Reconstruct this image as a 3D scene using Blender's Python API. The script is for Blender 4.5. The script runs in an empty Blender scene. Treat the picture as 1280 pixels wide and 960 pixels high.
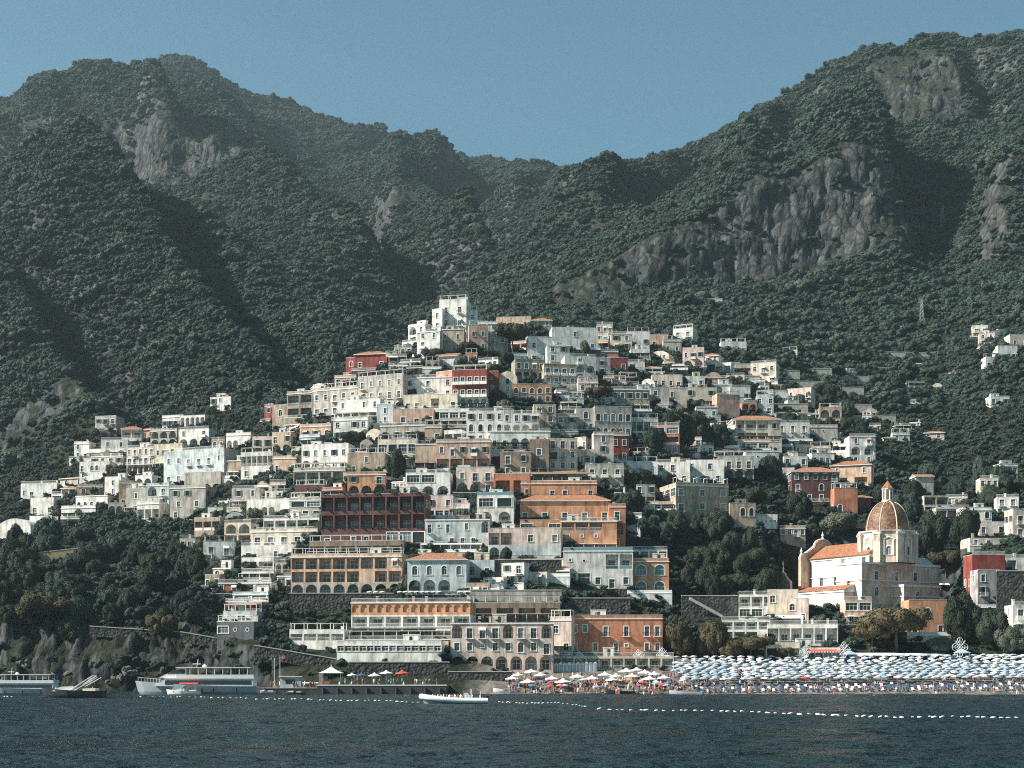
import bpy, bmesh, math, random
import numpy as np
from mathutils import Vector, Matrix, noise as mnoise
R = math.radians
random.seed(7); rng = np.random.default_rng(11)
scene = bpy.context.scene
COL = scene.collection
F, CX, HZ, HC = 1848.0, 640.0, 836.0, 6.0      # focal length (photo pixels), principal column, horizon row, camera height

def link(o, parent=None):
    COL.objects.link(o)
    if parent is not None: o.parent = parent
    return o
def tag(o, label=None, cat=None, group=None, kind=None):
    if label: o['label'] = label
    if cat: o['category'] = cat
    if group: o['group'] = group
    if kind: o['kind'] = kind
    return o
def at(px, py, Y):
    return Vector(((px - CX) * Y / F, Y, HC + (HZ - py) * Y / F))

# ------------------------------------------------------------------ mesh builder
class MB:
    def __init__(s): s.v = []; s.f = []; s.m = []; s.mats = []
    def mi(s, m):
        if m not in s.mats: s.mats.append(m)
        return s.mats.index(m)
    def face(s, pts, m):
        n = len(s.v); s.v.extend([tuple(p) for p in pts]); s.f.append(tuple(range(n, n + len(pts)))); s.m.append(s.mi(m))
    def box(s, x0, x1, y0, y1, z0, z1, m, M=None):
        P = [(x0,y0,z0),(x1,y0,z0),(x1,y1,z0),(x0,y1,z0),(x0,y0,z1),(x1,y0,z1),(x1,y1,z1),(x0,y1,z1)]
        if M is not None: P = [tuple(M @ Vector(p)) for p in P]
        n = len(s.v); s.v.extend(P); k = s.mi(m)
        for f in ((0,3,2,1),(4,5,6,7),(0,1,5,4),(1,2,6,5),(2,3,7,6),(3,0,4,7)):
            s.f.append(tuple(n + i for i in f)); s.m.append(k)
    def rod(s, a, b, r, m, n=6, r2=None):
        a = Vector(a); b = Vector(b); d = b - a
        if d.length < 1e-6: return
        q = d.to_track_quat('Z', 'Y'); r2 = r if r2 is None else r2
        base = len(s.v); k = s.mi(m)
        for p, rr in ((a, r), (b, r2)):
            for i in range(n):
                t = 2 * math.pi * i / n
                s.v.append(tuple(p + q @ Vector((rr * math.cos(t), rr * math.sin(t), 0))))
        for i in range(n):
            j = (i + 1) % n
            s.f.append((base + i, base + j, base + n + j, base + n + i)); s.m.append(k)
        s.f.append(tuple(base + i for i in reversed(range(n)))); s.m.append(k)
        s.f.append(tuple(base + n + i for i in range(n))); s.m.append(k)
    def lathe(s, prof, m, n=12, c=(0,0,0), a0=0.0, a1=2*math.pi):
        base = len(s.v); k = s.mi(m); full = abs(a1 - a0 - 2*math.pi) < 1e-6
        cols = n if full else n + 1
        for r, z in prof:
            for i in range(cols):
                t = a0 + (a1 - a0) * i / n
                s.v.append((c[0] + r*math.cos(t), c[1] + r*math.sin(t), c[2] + z))
        for p in range(len(prof) - 1):
            for i in range(n):
                j = (i + 1) % cols
                s.f.append((base + p*cols + i, base + p*cols + j, base + (p+1)*cols + j, base + (p+1)*cols + i)); s.m.append(k)
    def prism(s, poly, y0, y1, m):
        """outline in x,z extruded along y"""
        k = s.mi(m); n = len(poly); b = len(s.v)
        s.v.extend([(x, y0, z) for x, z in poly]); s.v.extend([(x, y1, z) for x, z in poly])
        s.f.append(tuple(b + i for i in range(n))); s.m.append(k)
        s.f.append(tuple(b + n + i for i in reversed(range(n)))); s.m.append(k)
        for i in range(n):
            j = (i + 1) % n
            s.f.append((b + j, b + i, b + n + i, b + n + j)); s.m.append(k)
    def add(s, o, M=None):
        n = len(s.v)
        s.v.extend([tuple(M @ Vector(p)) for p in o.v] if M is not None else o.v)
        mp = [s.mi(m) for m in o.mats]
        s.f.extend([tuple(n + i for i in f) for f in o.f]); s.m.extend([mp[i] for i in o.m])
    def mesh(s, name, smooth=False):
        me = bpy.data.meshes.new(name); me.from_pydata(s.v, [], s.f)
        for m in s.mats: me.materials.append(m)
        if s.m: me.polygons.foreach_set('material_index', s.m)
        if smooth: me.polygons.foreach_set('use_smooth', [True] * len(me.polygons))
        me.update(); return me
    def obj(s, name, parent=None, smooth=False):
        return link(bpy.data.objects.new(name, s.mesh(name, smooth)), parent)
def inst(name, me, parent=None, loc=(0,0,0), rz=0.0, sc=None):
    o = bpy.data.objects.new(name, me); o.location = loc; o.rotation_euler.z = rz
    if sc is not None: o.scale = sc if hasattr(sc, '__len__') else (sc, sc, sc)
    return link(o, parent)
def empty(name, loc=(0,0,0), rz=0.0, parent=None):
    o = bpy.data.objects.new(name, None); o.location = loc; o.rotation_euler.z = rz; o.empty_display_size = 1
    return link(o, parent)
def copy_tree(o, parent=None):
    c = o.copy(); COL.objects.link(c); c.parent = parent
    for ch in list(o.children): copy_tree(ch, c)
    return c

# ------------------------------------------------------------------ materials
MATS = {}
def new_mat(name):
    m = bpy.data.materials.new(name); m.use_nodes = True
    nt = m.node_tree; b = nt.nodes['Principled BSDF']
    return m, nt, b
def N(nt, typ, **kw):
    n = nt.nodes.new(typ)
    for k, v in kw.items():
        if k in n.inputs.keys(): n.inputs[k].default_value = v
        else: setattr(n, k, v)
    return n
def ramp(nt, src, stops):
    r = nt.nodes.new('ShaderNodeValToRGB'); e = r.color_ramp.elements
    while len(e) < len(stops): e.new(0.5)
    for i, (p, c) in enumerate(stops):
        e[i].position = p; e[i].color = (*c, 1) if len(c) == 3 else c
    nt.links.new(src, r.inputs[0]); return r
def mix(nt, fac, a, b, mode='MIX'):
    m = nt.nodes.new('ShaderNodeMix'); m.data_type = 'RGBA'; m.blend_type = mode
    for sock, v in ((m.inputs[0], fac), (m.inputs[6], a), (m.inputs[7], b)):
        if hasattr(v, 'is_linked'): nt.links.new(v, sock)
        elif isinstance(v, (int, float)): sock.default_value = v
        else: sock.default_value = (*v, 1) if len(v) == 3 else v
    return m.outputs[2]
def simple(name, col, rough=0.6, metal=0.0, spec=0.5, var=0.15, sc=0.8):
    if name in MATS: return MATS[name]
    m, nt, b = new_mat(name)
    tc = N(nt, 'ShaderNodeTexCoord'); nz = N(nt, 'ShaderNodeTexNoise', Scale=sc, Detail=3.0)
    nt.links.new(tc.outputs['Object'], nz.inputs['Vector'])
    lo = tuple(c * (1 - var) for c in col); hi = tuple(min(1, c * (1 + var)) for c in col)
    r = ramp(nt, nz.outputs[0], [(0.3, lo), (0.7, hi)])
    nt.links.new(r.outputs[0], b.inputs['Base Color'])
    b.inputs['Roughness'].default_value = rough; b.inputs['Metallic'].default_value = metal
    b.inputs['Specular IOR Level'].default_value = spec
    MATS[name] = m; return m
def plaster(name, col, stain=0.35):
    """painted render: rain streaks, blotches, faint relief; the streaks have a shape of their own"""
    if name in MATS: return MATS[name]
    m, nt, b = new_mat(name)
    geo = N(nt, 'ShaderNodeNewGeometry'); oi = N(nt, 'ShaderNodeObjectInfo')
    mp = N(nt, 'ShaderNodeMapping'); mp.inputs['Scale'].default_value = (1.1, 1.1, 0.16)
    nt.links.new(geo.outputs['Position'], mp.inputs['Vector'])
    streak = N(nt, 'ShaderNodeTexNoise', Scale=1.0, Detail=4.0, Roughness=0.65); nt.links.new(mp.outputs[0], streak.inputs['Vector'])
    blot = N(nt, 'ShaderNodeTexNoise', Scale=0.38, Detail=5.0); nt.links.new(geo.outputs['Position'], blot.inputs['Vector'])
    dirty = tuple(c * (1 - stain) * k for c, k in zip(col, (1.0, 0.97, 0.92)))
    f1 = ramp(nt, streak.outputs[0], [(0.44, (0,0,0)), (0.66, (1,1,1))])
    f2 = ramp(nt, blot.outputs[0], [(0.33, (0.68,0.67,0.66)), (0.5, (0.95,0.95,0.95)), (0.68, (1.08,1.08,1.08))])
    c1 = mix(nt, f1.outputs[0], col, dirty)
    c2 = mix(nt, 1.0, c1, f2.outputs[0], 'MULTIPLY')
    nt.links.new(c2, b.inputs['Base Color']); b.inputs['Roughness'].default_value = 0.85
    b.inputs['Specular IOR Level'].default_value = 0.25
    MATS[name] = m; return m
# ------------------------------------------------------------------ terrain: measured profile lines (column, row, distance)
def L(*a): return np.array(a, float)
shore = L((-700,440),(-260,430),(0,410),(150,400),(300,385),(400,365),(560,356),(620,350),(1280,345),(2000,335))
CUR = [
 L((-700,800,460),(-260,800,435),(0,782,425),(100,780,425),(200,790,415),(260,804,405),(300,812,395),(340,820,385),(400,838,378),(450,842,372),(560,840,372),(600,838,375),(650,836,385),(850,828,392),(1280,826,392),(2000,822,392)),
 L((-700,700,560),(-260,700,520),(0,700,510),(100,690,505),(200,692,490),(260,702,470),(300,715,450),(350,730,440),(400,745,430),(500,745,420),(560,745,420),(620,740,420),(700,745,420),(760,755,425),(820,750,430),(860,750,440),(920,740,440),(960,745,430),(1000,745,428),(1070,740,430),(1150,745,430),(1200,745,430),(1250,712,430),(1280,700,435),(2000,690,440)),
 L((-700,670,620),(-260,670,580),(0,672,575),(60,665,570),(150,640,560),(220,650,540),(280,640,520),(330,630,510),(400,630,485),(500,625,475),(560,630,470),(650,625,470),(760,620,475),(820,655,470),(900,660,480),(960,660,480),(1020,660,490),(1100,650,500),(1180,660,500),(1280,650,500),(2000,640,500)),
 L((-700,640,700),(-260,640,640),(0,640,625),(100,600,620),(200,560,630),(280,560,600),(330,545,580),(400,520,560),(450,500,555),(500,490,550),(545,480,550),(600,480,550),(660,480,550),(720,480,560),(800,510,560),(860,530,570),(920,545,570),(1000,560,580),(1100,590,570),(1180,600,580),(1280,600,580),(2000,590,580)),
 L((-700,600,760),(-260,600,700),(0,610,680),(100,560,690),(200,530,690),(260,510,690),(300,525,650),(330,522,630),(400,478,620),(440,462,615),(500,435,610),(545,422,612),(600,420,620),(660,415,650),(740,420,680),(800,425,700),(860,435,700),(940,450,700),(1000,480,690),(1090,510,690),(1180,520,690),(1280,490,690),(2000,460,700)),
 L((-700,560,860),(-260,560,760),(0,560,760),(100,520,770),(200,490,780),(260,480,770),(300,520,720),(330,535,690),(400,500,690),(440,490,690),(500,470,690),(545,460,700),(600,455,700),(660,435,720),(740,415,740),(800,405,760),(860,405,770),(940,410,780),(1000,420,780),(1090,430,780),(1180,430,780),(1280,410,760),(2000,380,760)),
 L((-700,260,1000),(-260,235,1000),(0,210,980),(60,197,980),(100,197,980),(200,232,950),(270,268,930),(350,338,900),(430,380,870),(490,415,850),(530,430,850),(570,395,860),(600,392,850),(650,392,850),(700,388,860),(760,372,870),(830,356,880),(900,346,890),(960,340,900),(1050,336,900),(1130,332,900),(1200,335,890),(1240,330,860),(1280,320,850),(2000,260,850)),
 L((-700,340,1180),(-260,330,1150),(0,320,1150),(100,300,1150),(200,300,1130),(270,320,1120),(350,350,1080),(430,392,1020),(490,418,980),(530,408,960),(570,384,960),(600,372,950),(650,384,890),(700,352,888),(760,320,895),(830,288,905),(900,254,915),(960,214,925),(1040,220,930),(1080,250,935),(1130,285,940),(1180,298,940),(1220,270,930),(1250,190,920),(1280,180,920),(2000,140,920)),
 L((-700,200,1500),(-260,200,1450),(0,205,1450),(60,210,1450),(90,200,1440),(150,205,1430),(200,235,1400),(270,268,1380),(330,275,1380),(380,315,1380),(430,384,1300),(460,388,1270),(490,364,1250),(540,362,1200),(575,372,1150),(600,340,1100),(650,325,1080),(700,300,1080),(760,275,1080),(830,250,1100),(900,215,1100),(960,195,1120),(1050,180,1120),(1100,175,1120),(1200,175,1120),(1280,165,1050),(2000,130,1050)),
 L((-700,150,1550),(-260,150,1500),(0,150,1500),(60,140,1500),(90,160,1480),(150,150,1480),(200,180,1430),(270,190,1410),(310,205,1410),(340,250,1440),(380,300,1440),(430,372,1450),(455,376,1450),(490,300,1500),(540,262,1600),(575,300,1500),(600,318,1400),(650,275,1300),(700,255,1250),(760,240,1250),(830,215,1250),(900,185,1250),(960,160,1250),(1050,130,1250),(1080,150,1200),(1200,165,1190),(1280,130,1150),(2000,110,1150)),
 L((-700,120,1750),(-260,122,1750),(0,122,1750),(22,118,1750),(45,93,1750),(65,87,1750),(85,88,1750),(105,75,1750),(130,73,1750),(150,78,1740),(163,88,1740),(190,112,1720),(270,152,1700),(300,172,1700),(330,202,1700),(350,235,1700),(430,240,1800),(490,208,1850),(515,176,1880),(530,167,1880),(545,165,1880),(556,167,1880),(570,196,1880),(600,262,1800),(650,236,1750),(700,222,1700),(760,216,1600),(800,203,1550),(820,195,1550),(870,178,1500),(920,150,1450),(960,130,1420),(1000,105,1400),(1040,78,1370),(1085,60,1350),(1105,57,1350),(1130,58,1340),(1145,48,1340),(1170,40,1330),(1195,42,1320),(1210,52,1330),(1225,45,1350),(1250,42,1350),(1280,38,1350),(2000,20,1350)),
 L((-700,150,2300),(0,150,2300),(100,120,2300),(150,92,2300),(163,84,2300),(185,72,2300),(215,68,2300),(240,70,2300),(262,85,2300),(300,110,2300),(320,117,2300),(345,120,2300),(360,122,2300),(390,137,2300),(440,155,2300),(470,157,2300),(500,165,2300),(540,180,2300),(572,194,2300),(600,196,2300),(640,200,2300),(700,205,2300),(750,207,2300),(790,207,2200),(830,212,2100),(900,185,2000),(1000,130,1900),(1100,90,1900),(1170,75,1900),(1280,75,1900),(2000,60,1900)),
]
def vnoise(x, y, seed=0):
    xi = np.floor(x).astype(np.int64); yi = np.floor(y).astype(np.int64); fx = x - xi; fy = y - yi
    fx = fx*fx*fx*(fx*(fx*6-15)+10); fy = fy*fy*fy*(fy*(fy*6-15)+10)
    def h(a, b):
        n = (a * 374761393 + b * 668265263 + seed * 974634777) & 0x7fffffff
        n = ((n ^ (n >> 13)) * 1274126177) & 0x7fffffff
        return ((n ^ (n >> 16)) & 0xffff) / 65535.0 * 2 - 1
    return (h(xi,yi)*(1-fx)+h(xi+1,yi)*fx)*(1-fy) + (h(xi,yi+1)*(1-fx)+h(xi+1,yi+1)*fx)*fy
def fbm(x, y, o=5, seed=0, ridged=False):
    t = 0; a = 1.0; s = 0
    for i in range(o):
        n = vnoise(x, y, seed + i)
        t = t + a * ((1 - 2*np.abs(n)) if ridged else n); s += a; a *= 0.5; x = x * 2.03 + 3.1; y = y * 2.03 + 1.7
    return t / s
PX = np.concatenate([np.arange(-700, -100, 14.0), np.arange(-100, 1380, 3.0), np.arange(1380, 2001, 14.0)])
YS = np.concatenate([np.arange(300, 345, 5.0), np.arange(345, 720, 2.0), np.arange(720, 850, 4.0), np.arange(850, 960, 2.0), np.arange(960, 1900, 5.0), np.arange(1900, 2420, 13.0), np.arange(2420, 3001, 60.0)])
SKY = L((-700,150),(-260,124),(0,122),(20,120),(45,93),(65,87),(85,88),(105,75),(130,73),(150,78),(163,86),(175,77),(190,71),(215,68),(240,70),(262,85),(300,110),(320,117),(345,120),(360,122),(390,137),(440,155),(470,157),(500,163),(515,172),(530,166),(545,165),(556,168),(570,187),(590,195),(640,200),(700,205),(750,207),(790,204),(820,195),(850,185),(870,178),(920,150),(960,130),(1000,105),(1040,78),(1085,60),(1105,57),(1130,58),(1145,48),(1170,40),(1195,42),(1210,52),(1225,45),(1250,42),(1280,38),(2000,25))
# bare rock faces: (column, distance) outlines
CLIFFS = [[(690,868),(760,868),(900,880),(1050,890),(1135,890),(1140,935),(1050,940),(960,935),(900,925),(760,905),(690,905)],
 [(165,1370),(330,1360),(345,1445),(250,1450),(165,1460)], [(85,1420),(155,1420),(155,1490),(85,1490)], [(1085,1190),(1200,1190),(1205,1300),(1090,1320)],
 [(488,1820),(575,1820),(575,1890),(488,1890)], [(-20,700),(130,700),(130,735),(-20,735)], [(1225,870),(1262,870),(1262,915),(1225,915)], [(420,1380),(600,1430),(600,1500),(420,1460)], [(960,1060),(1080,1060),(1110,1130),(960,1130)],
 [(-120,390),(60,390),(340,378),(335,396),(240,412),(200,424),(100,432),(-120,432)]]
def in_poly(x, y, poly):
    c = np.zeros(np.shape(x), bool)
    for i in range(len(poly)):
        (x1,y1),(x2,y2) = poly[i], poly[i-1]
        if y1 == y2: continue
        c ^= ((y1 > y) != (y2 > y)) & (x < (x2-x1)*(y-y1)/(y2-y1) + x1)
    return c
RIDGES = [  # spurs (column, distance), height, width of the gentle left flank, width of the steep right flank
 (((110,970),(180,880),(250,790),(330,700)), 26, 120, 26),
 (((-60,900),(40,790),(120,700)), 22, 110, 30),
 (((322,1370),(352,1290),(410,1180),(465,1060)), 44, 100, 30),
 (((545,1880),(520,1600),(560,1300),(590,1120)), 45, 95, 24),
 (((1078,1070),(1090,1000),(1108,920)), 36, 85, 26),
 (((1150,1330),(1190,1250),(1215,1150)), 17, 60, 16),
 (((150,1740),(185,1600),(210,1450)), 36, 70, 22),
 (((640,2250),(660,1900),(640,1500)), 30, 70, 25),
 (((860,1480),(800,1250),(740,1080)), 22, 90, 25),
 (((960,1300),(940,1100),(930,960)), 13, 60, 20),
]
def build_height():
    Z = np.zeros((len(YS), len(PX)))
    for i, p in enumerate(PX):
        ys = [250.0, np.interp(p, shore[:,0], shore[:,1])]; zs = [-7.0, -0.25]
        ys.insert(1, ys[1] - 25); zs.insert(1, -3.5)
        for c in CUR:
            py = np.interp(p, c[:,0], c[:,1]); Y = max(np.interp(p, c[:,0], c[:,2]), ys[-1] + 4)
            ys.append(Y); zs.append(HC + (HZ - py) * Y / F)
        ys.append(3100.0); zs.append(zs[-1] * 0.55)
        Z[:, i] = np.interp(YS, ys, zs)
    # soften the profile lines a little
    for _ in range(2):
        Z[:, 1:-1] = 0.25*Z[:, :-2] + 0.5*Z[:, 1:-1] + 0.25*Z[:, 2:]
        Zc = Z.copy(); Zc[1:-1] = 0.25*Z[:-2] + 0.5*Z[1:-1] + 0.25*Z[2:]; Z = Zc
    Yg = YS[:, None] + 0*Z; Xg = (PX[None, :] - CX) * Yg / F
    far = np.clip((Yg - 640) / 500, 0, 1); vfar = np.clip((Yg - 1000) / 900, 0, 1)
    skyl = np.clip(1 - np.abs(Yg - 1850) / 900, 0, 1)
    g = fbm(Xg/170 + 0.4*fbm(Xg/300, Yg/300, 3, 5), Yg/420, 4, 21, True)            # gullies that run down the slope
    Z += far * (g - 0.25) * (20 + 27 * vfar) * (1 - 0.5*skyl)
    Z += far * fbm(Xg/60, Yg/80, 5, 40, True) * (7 + 9*vfar) * (1 - .7*skyl)
    Z += far * fbm(Xg/16, Yg/16, 3, 60) * 3.0
    for pts, h, wl, wr in RIDGES:
        a = L(*pts); a = a[np.argsort(a[:,1])]
        line = np.interp(Yg, a[:,1], a[:,0]); d = (PX[None,:] + 9*fbm(Xg/50, Yg/50, 3, 33)) - line
        fade = np.clip((Yg - a[0,1] + 60)/120, 0, 1) * np.clip((a[-1,1] + 60 - Yg)/120, 0, 1)
        Z += fade * 1.6 * h * np.where(d < 0, np.exp(-(d/wl)**2), np.exp(-(d/wr)**2) * 1.0 - 0.35*(np.exp(-((d-2.6*wr)/(1.5*wr))**2)))
    near = np.clip((Yg - 400) / 60, 0, 1) * (1 - far)
    Z += near * fbm(Xg/25, Yg/25, 4, 80) * 1.6
    # sea cliffs of the headland on the left: broken rock
    cl = np.clip((330 - PX[None, :]) / 60, 0, 1) * np.clip((Yg - 388) / 12, 0, 1) * np.clip((470 - Yg) / 30, 0, 1)
    Z += cl * (fbm(Xg/9, Yg/14, 5, 90, True) * 5.0 + fbm(Xg/3, Yg/5, 3, 95) * 1.2)
    # keep the skyline where it was measured
    tgt = (HZ - np.interp(PX, SKY[:,0], SKY[:,1]) - 3.5) / F; el = ((Z - HC) / Yg); el[Yg < 1100] = 0
    ratio = tgt / el.max(0); k = np.ones(9)/9; ratio = np.convolve(np.pad(ratio, 4, 'edge'), k, 'valid')
    wgt = np.clip((Yg - 1020) / 330, 0, 1); wgt = wgt*wgt*(3-2*wgt)
    Z = HC + (Z - HC) * (1 + wgt*(ratio[None,:] - 1))
    return Z, Xg, Yg
ZG, XG, YG = build_height()
def level(px0, px1, y0, y1, zmax, soft=18):
    w = np.clip((PX - px0)/25 + 1, 0, 1)*np.clip((px1 - PX)/25 + 1, 0, 1); v = np.clip((YS - y0)/6 + 1, 0, 1)*np.clip((y1 - YS)/soft + 1, 0, 1)
    m = w[None,:]*v[:,None]; t = np.minimum(ZG, zmax); ZG[:] = ZG*(1-m) + t*m
level(978, 1185, 415, 468, 22.5)
EL = (ZG - HC) / YG                                          # apparent elevation, for finding where a sight line meets the ground
def col_of(px): return float(np.interp(px, PX, np.arange(len(PX))))
def ground(px, Y):
    c = col_of(px); c0 = min(int(c), len(PX)-2); t = c - c0
    return float(np.interp(Y, YS, ZG[:, c0]*(1-t) + ZG[:, c0+1]*t))
def ground_xy(X, Y): return ground(CX + F * X / Y, Y)
def hit(px, py, ymin=346.0, ymax=2600.0):
    """distance at which the sight line through (px, py) first meets the ground"""
    c = col_of(px); c0 = min(int(c), len(PX)-2); t = c - c0
    e = EL[:, c0]*(1-t) + EL[:, c0+1]*t; want = (HZ - py) / F
    ok = np.where((e >= want) & (YS >= ymin) & (YS <= ymax))[0]
    if len(ok) == 0: return float(ymax)
    i = ok[0]
    if i == 0 or e[i-1] >= want: return float(YS[i])
    return float(YS[i-1] + (YS[i]-YS[i-1]) * (want - e[i-1]) / max(1e-9, e[i]-e[i-1]))

def terrain_material():
    m, nt, b = new_mat('hillside')
    geo = N(nt, 'ShaderNodeNewGeometry'); sep = N(nt, 'ShaderNodeSeparateXYZ'); nt.links.new(geo.outputs['Normal'], sep.inputs[0])
    sp = N(nt, 'ShaderNodeSeparateXYZ'); nt.links.new(geo.outputs['Position'], sp.inputs[0])
    mp = N(nt, 'ShaderNodeMapping'); mp.inputs['Scale'].default_value = (0.14, 0.08, 0.035); nt.links.new(geo.outputs['Position'], mp.inputs['Vector'])
    streak = N(nt, 'ShaderNodeTexNoise', Scale=1.0, Detail=10.0, Roughness=0.78); nt.links.new(mp.outputs[0], streak.inputs['Vector'])
    fine = N(nt, 'ShaderNodeTexNoise', Scale=0.35, Detail=6.0, Roughness=0.7); nt.links.new(geo.outputs['Position'], fine.inputs['Vector'])
    rock = ramp(nt, streak.outputs[0], [(0.30,(0.016,0.018,0.018)),(0.42,(0.048,0.054,0.056)),(0.56,(0.092,0.099,0.101)),(0.74,(0.175,0.182,0.183))])
    wob = mix(nt, 0.85, geo.outputs['Position'], fine.outputs['Color'], 'ADD'); mpv = N(nt, 'ShaderNodeMapping'); mpv.inputs['Scale'].default_value = (0.16, 0.12, 0.07)
    big = N(nt, 'ShaderNodeTexNoise', Scale=0.06, Detail=3.0); nt.links.new(geo.outputs['Position'], big.inputs['Vector']); vm = N(nt, 'ShaderNodeVectorMath', operation='MULTIPLY_ADD'); nt.links.new(big.outputs['Color'], vm.inputs[0]); vm.inputs[1].default_value = (9, 9, 14); nt.links.new(geo.outputs['Position'], vm.inputs[2])
    nt.links.new(vm.outputs[0], mpv.inputs['Vector'])
    vc = N(nt, 'ShaderNodeTexVoronoi', Scale=1.0); nt.links.new(mpv.outputs[0], vc.inputs['Vector']); ve = N(nt, 'ShaderNodeTexVoronoi', Scale=1.0, feature='DISTANCE_TO_EDGE'); nt.links.new(mpv.outputs[0], ve.inputs['Vector'])
    sc_ = N(nt, 'ShaderNodeSeparateColor'); nt.links.new(vc.outputs['Color'], sc_.inputs[0])
    cell = ramp(nt, sc_.outputs[0], [(0,(.62,.63,.62)),(1,(1.25,1.22,1.16))]); crack = ramp(nt, ve.outputs[0], [(0.0,(.30,.31,.31)),(0.12,(1,1,1))])
    blk = mix(nt, 1.0, cell.outputs[0], crack.outputs[0], 'MULTIPLY'); rock_ = mix(nt, 0.9, rock.outputs[0], blk, 'MULTIPLY')
    rock2 = mix(nt, 0.6, rock_, ramp(nt, fine.outputs[0], [(0.3,(0.35,0.36,0.34)),(0.7,(1.2,1.2,1.2))]).outputs[0], 'MULTIPLY')
    soil = ramp(nt, fine.outputs[0], [(0.3,(0.010,0.014,0.009)),(0.55,(0.026,0.032,0.02)),(0.78,(0.07,0.065,0.045))])
    sl = N(nt, 'ShaderNodeMath', operation='ADD'); nt.links.new(sep.outputs[2], sl.inputs[0])
    nmap = N(nt, 'ShaderNodeMapRange'); nmap.inputs[3].default_value = -0.12; nmap.inputs[4].default_value = 0.12
    nt.links.new(fine.outputs[0], nmap.inputs[0]); nt.links.new(nmap.outputs[0], sl.inputs[1])
    f = ramp(nt, sl.outputs[0], [(0.60,(1,1,1)),(0.74,(0,0,0))])
    c = mix(nt, f.outputs[0], soil.outputs[0], rock2)
    # pebbles and sand on the low shore
    peb = N(nt, 'ShaderNodeTexNoise', Scale=3.0, Detail=5.0); nt.links.new(geo.outputs['Position'], peb.inputs['Vector'])
    sand = ramp(nt, peb.outputs[0], [(0.3,(0.13,0.115,0.10)),(0.7,(0.27,0.24,0.21))])
    fz = ramp(nt, sp.outputs[2], [(0.0,(1,1,1)),(1.0,(1,1,1))])
    mr = N(nt, 'ShaderNodeMapRange'); mr.inputs[1].default_value = 8.0; mr.inputs[2].default_value = 9.5; mr.inputs[3].default_value = 1; mr.inputs[4].default_value = 0
    nt.links.new(sp.outputs[2], mr.inputs[0])
    mr2 = N(nt, 'ShaderNodeMapRange'); mr2.inputs[1].default_value = -12.0; mr2.inputs[2].default_value = -6.0
    nt.links.new(sp.outputs[0], mr2.inputs[0])
    mm = N(nt, 'ShaderNodeMath', operation='MULTIPLY'); nt.links.new(mr.outputs[0], mm.inputs[0]); nt.links.new(mr2.outputs[0], mm.inputs[1])
    c2 = mix(nt, mm.outputs[0], c, sand.outputs[0])
    nt.links.new(c2, b.inputs['Base Color']); b.inputs['Roughness'].default_value = 0.95; b.inputs['Specular IOR Level'].default_value = 0.15
    bp = N(nt, 'ShaderNodeBump', Strength=0.8, Distance=1.5); nt.links.new(streak.outputs[0], bp.inputs['Height'])
    bp2 = N(nt, 'ShaderNodeBump', Strength=0.8, Distance=0.8); nt.links.new(fine.outputs[0], bp2.inputs['Height']); nt.links.new(bp.outputs[0], bp2.inputs['Normal'])
    bp3 = N(nt, 'ShaderNodeBump', Strength=0.9, Distance=4.0); nt.links.new(ve.outputs[0], bp3.inputs['Height']); nt.links.new(bp3.outputs[0], bp.inputs['Normal'])
    nt.links.new(bp2.outputs[0], b.inputs['Normal'])
    return m
def build_terrain():
    nr, nc = ZG.shape
    gy_ = np.abs(np.gradient(ZG, axis=0) / np.gradient(YG, axis=0)); Pg = np.broadcast_to(PX[None,:], ZG.shape); cm = np.zeros(ZG.shape, bool)
    for c in CLIFFS: cm |= in_poly(Pg, YG, c)
    steep = cm.astype(float) + 0.25*np.clip((gy_ - 0.95)/0.5, 0, 1)*np.clip((YG - 600)/60, 0, 1); steep = np.clip(steep, 0, 1)
    for _ in range(2): steep[1:-1] = .25*steep[:-2] + .5*steep[1:-1] + .25*steep[2:]; steep[:,1:-1] = .25*steep[:,:-2] + .5*steep[:,1:-1] + .25*steep[:,2:]
    k_ = np.clip(YG/1000, .8, 2.0); rib = fbm(XG/(16*k_), ZG/(34*k_), 5, 51)*5*k_ + fbm(XG/(5*k_), ZG/(7*k_), 4, 55, True)*2.6*k_ + fbm(XG/40, ZG/(9*k_), 4, 57)*4*k_ + np.round(fbm(XG/(24*k_), ZG/(26*k_), 4, 59)*4)/4*6*k_
    YD = YG - steep*rib
    co = np.stack([XG, YD, ZG], -1).reshape(-1, 3).astype(np.float32)
    idx = np.arange(nr*nc).reshape(nr, nc)
    q = np.stack([idx[:-1,:-1], idx[:-1,1:], idx[1:,1:], idx[1:,:-1]], -1).reshape(-1, 4)
    me = bpy.data.meshes.new('terrain'); me.vertices.add(len(co)); me.vertices.foreach_set('co', co.ravel())
    me.loops.add(q.size); me.loops.foreach_set('vertex_index', q.ravel().astype(np.int32))
    me.polygons.add(len(q)); me.polygons.foreach_set('loop_start', (np.arange(len(q))*4).astype(np.int32))
    me.update(calc_edges=True); me.validate()
    me.polygons.foreach_set('use_smooth', np.ones(len(me.polygons), bool))
    me.materials.append(terrain_material())
    return tag(link(bpy.data.objects.new('terrain', me)), 'steep wooded mountain slopes and rock cliffs above the bay', 'terrain', kind='structure')
build_terrain()

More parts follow.
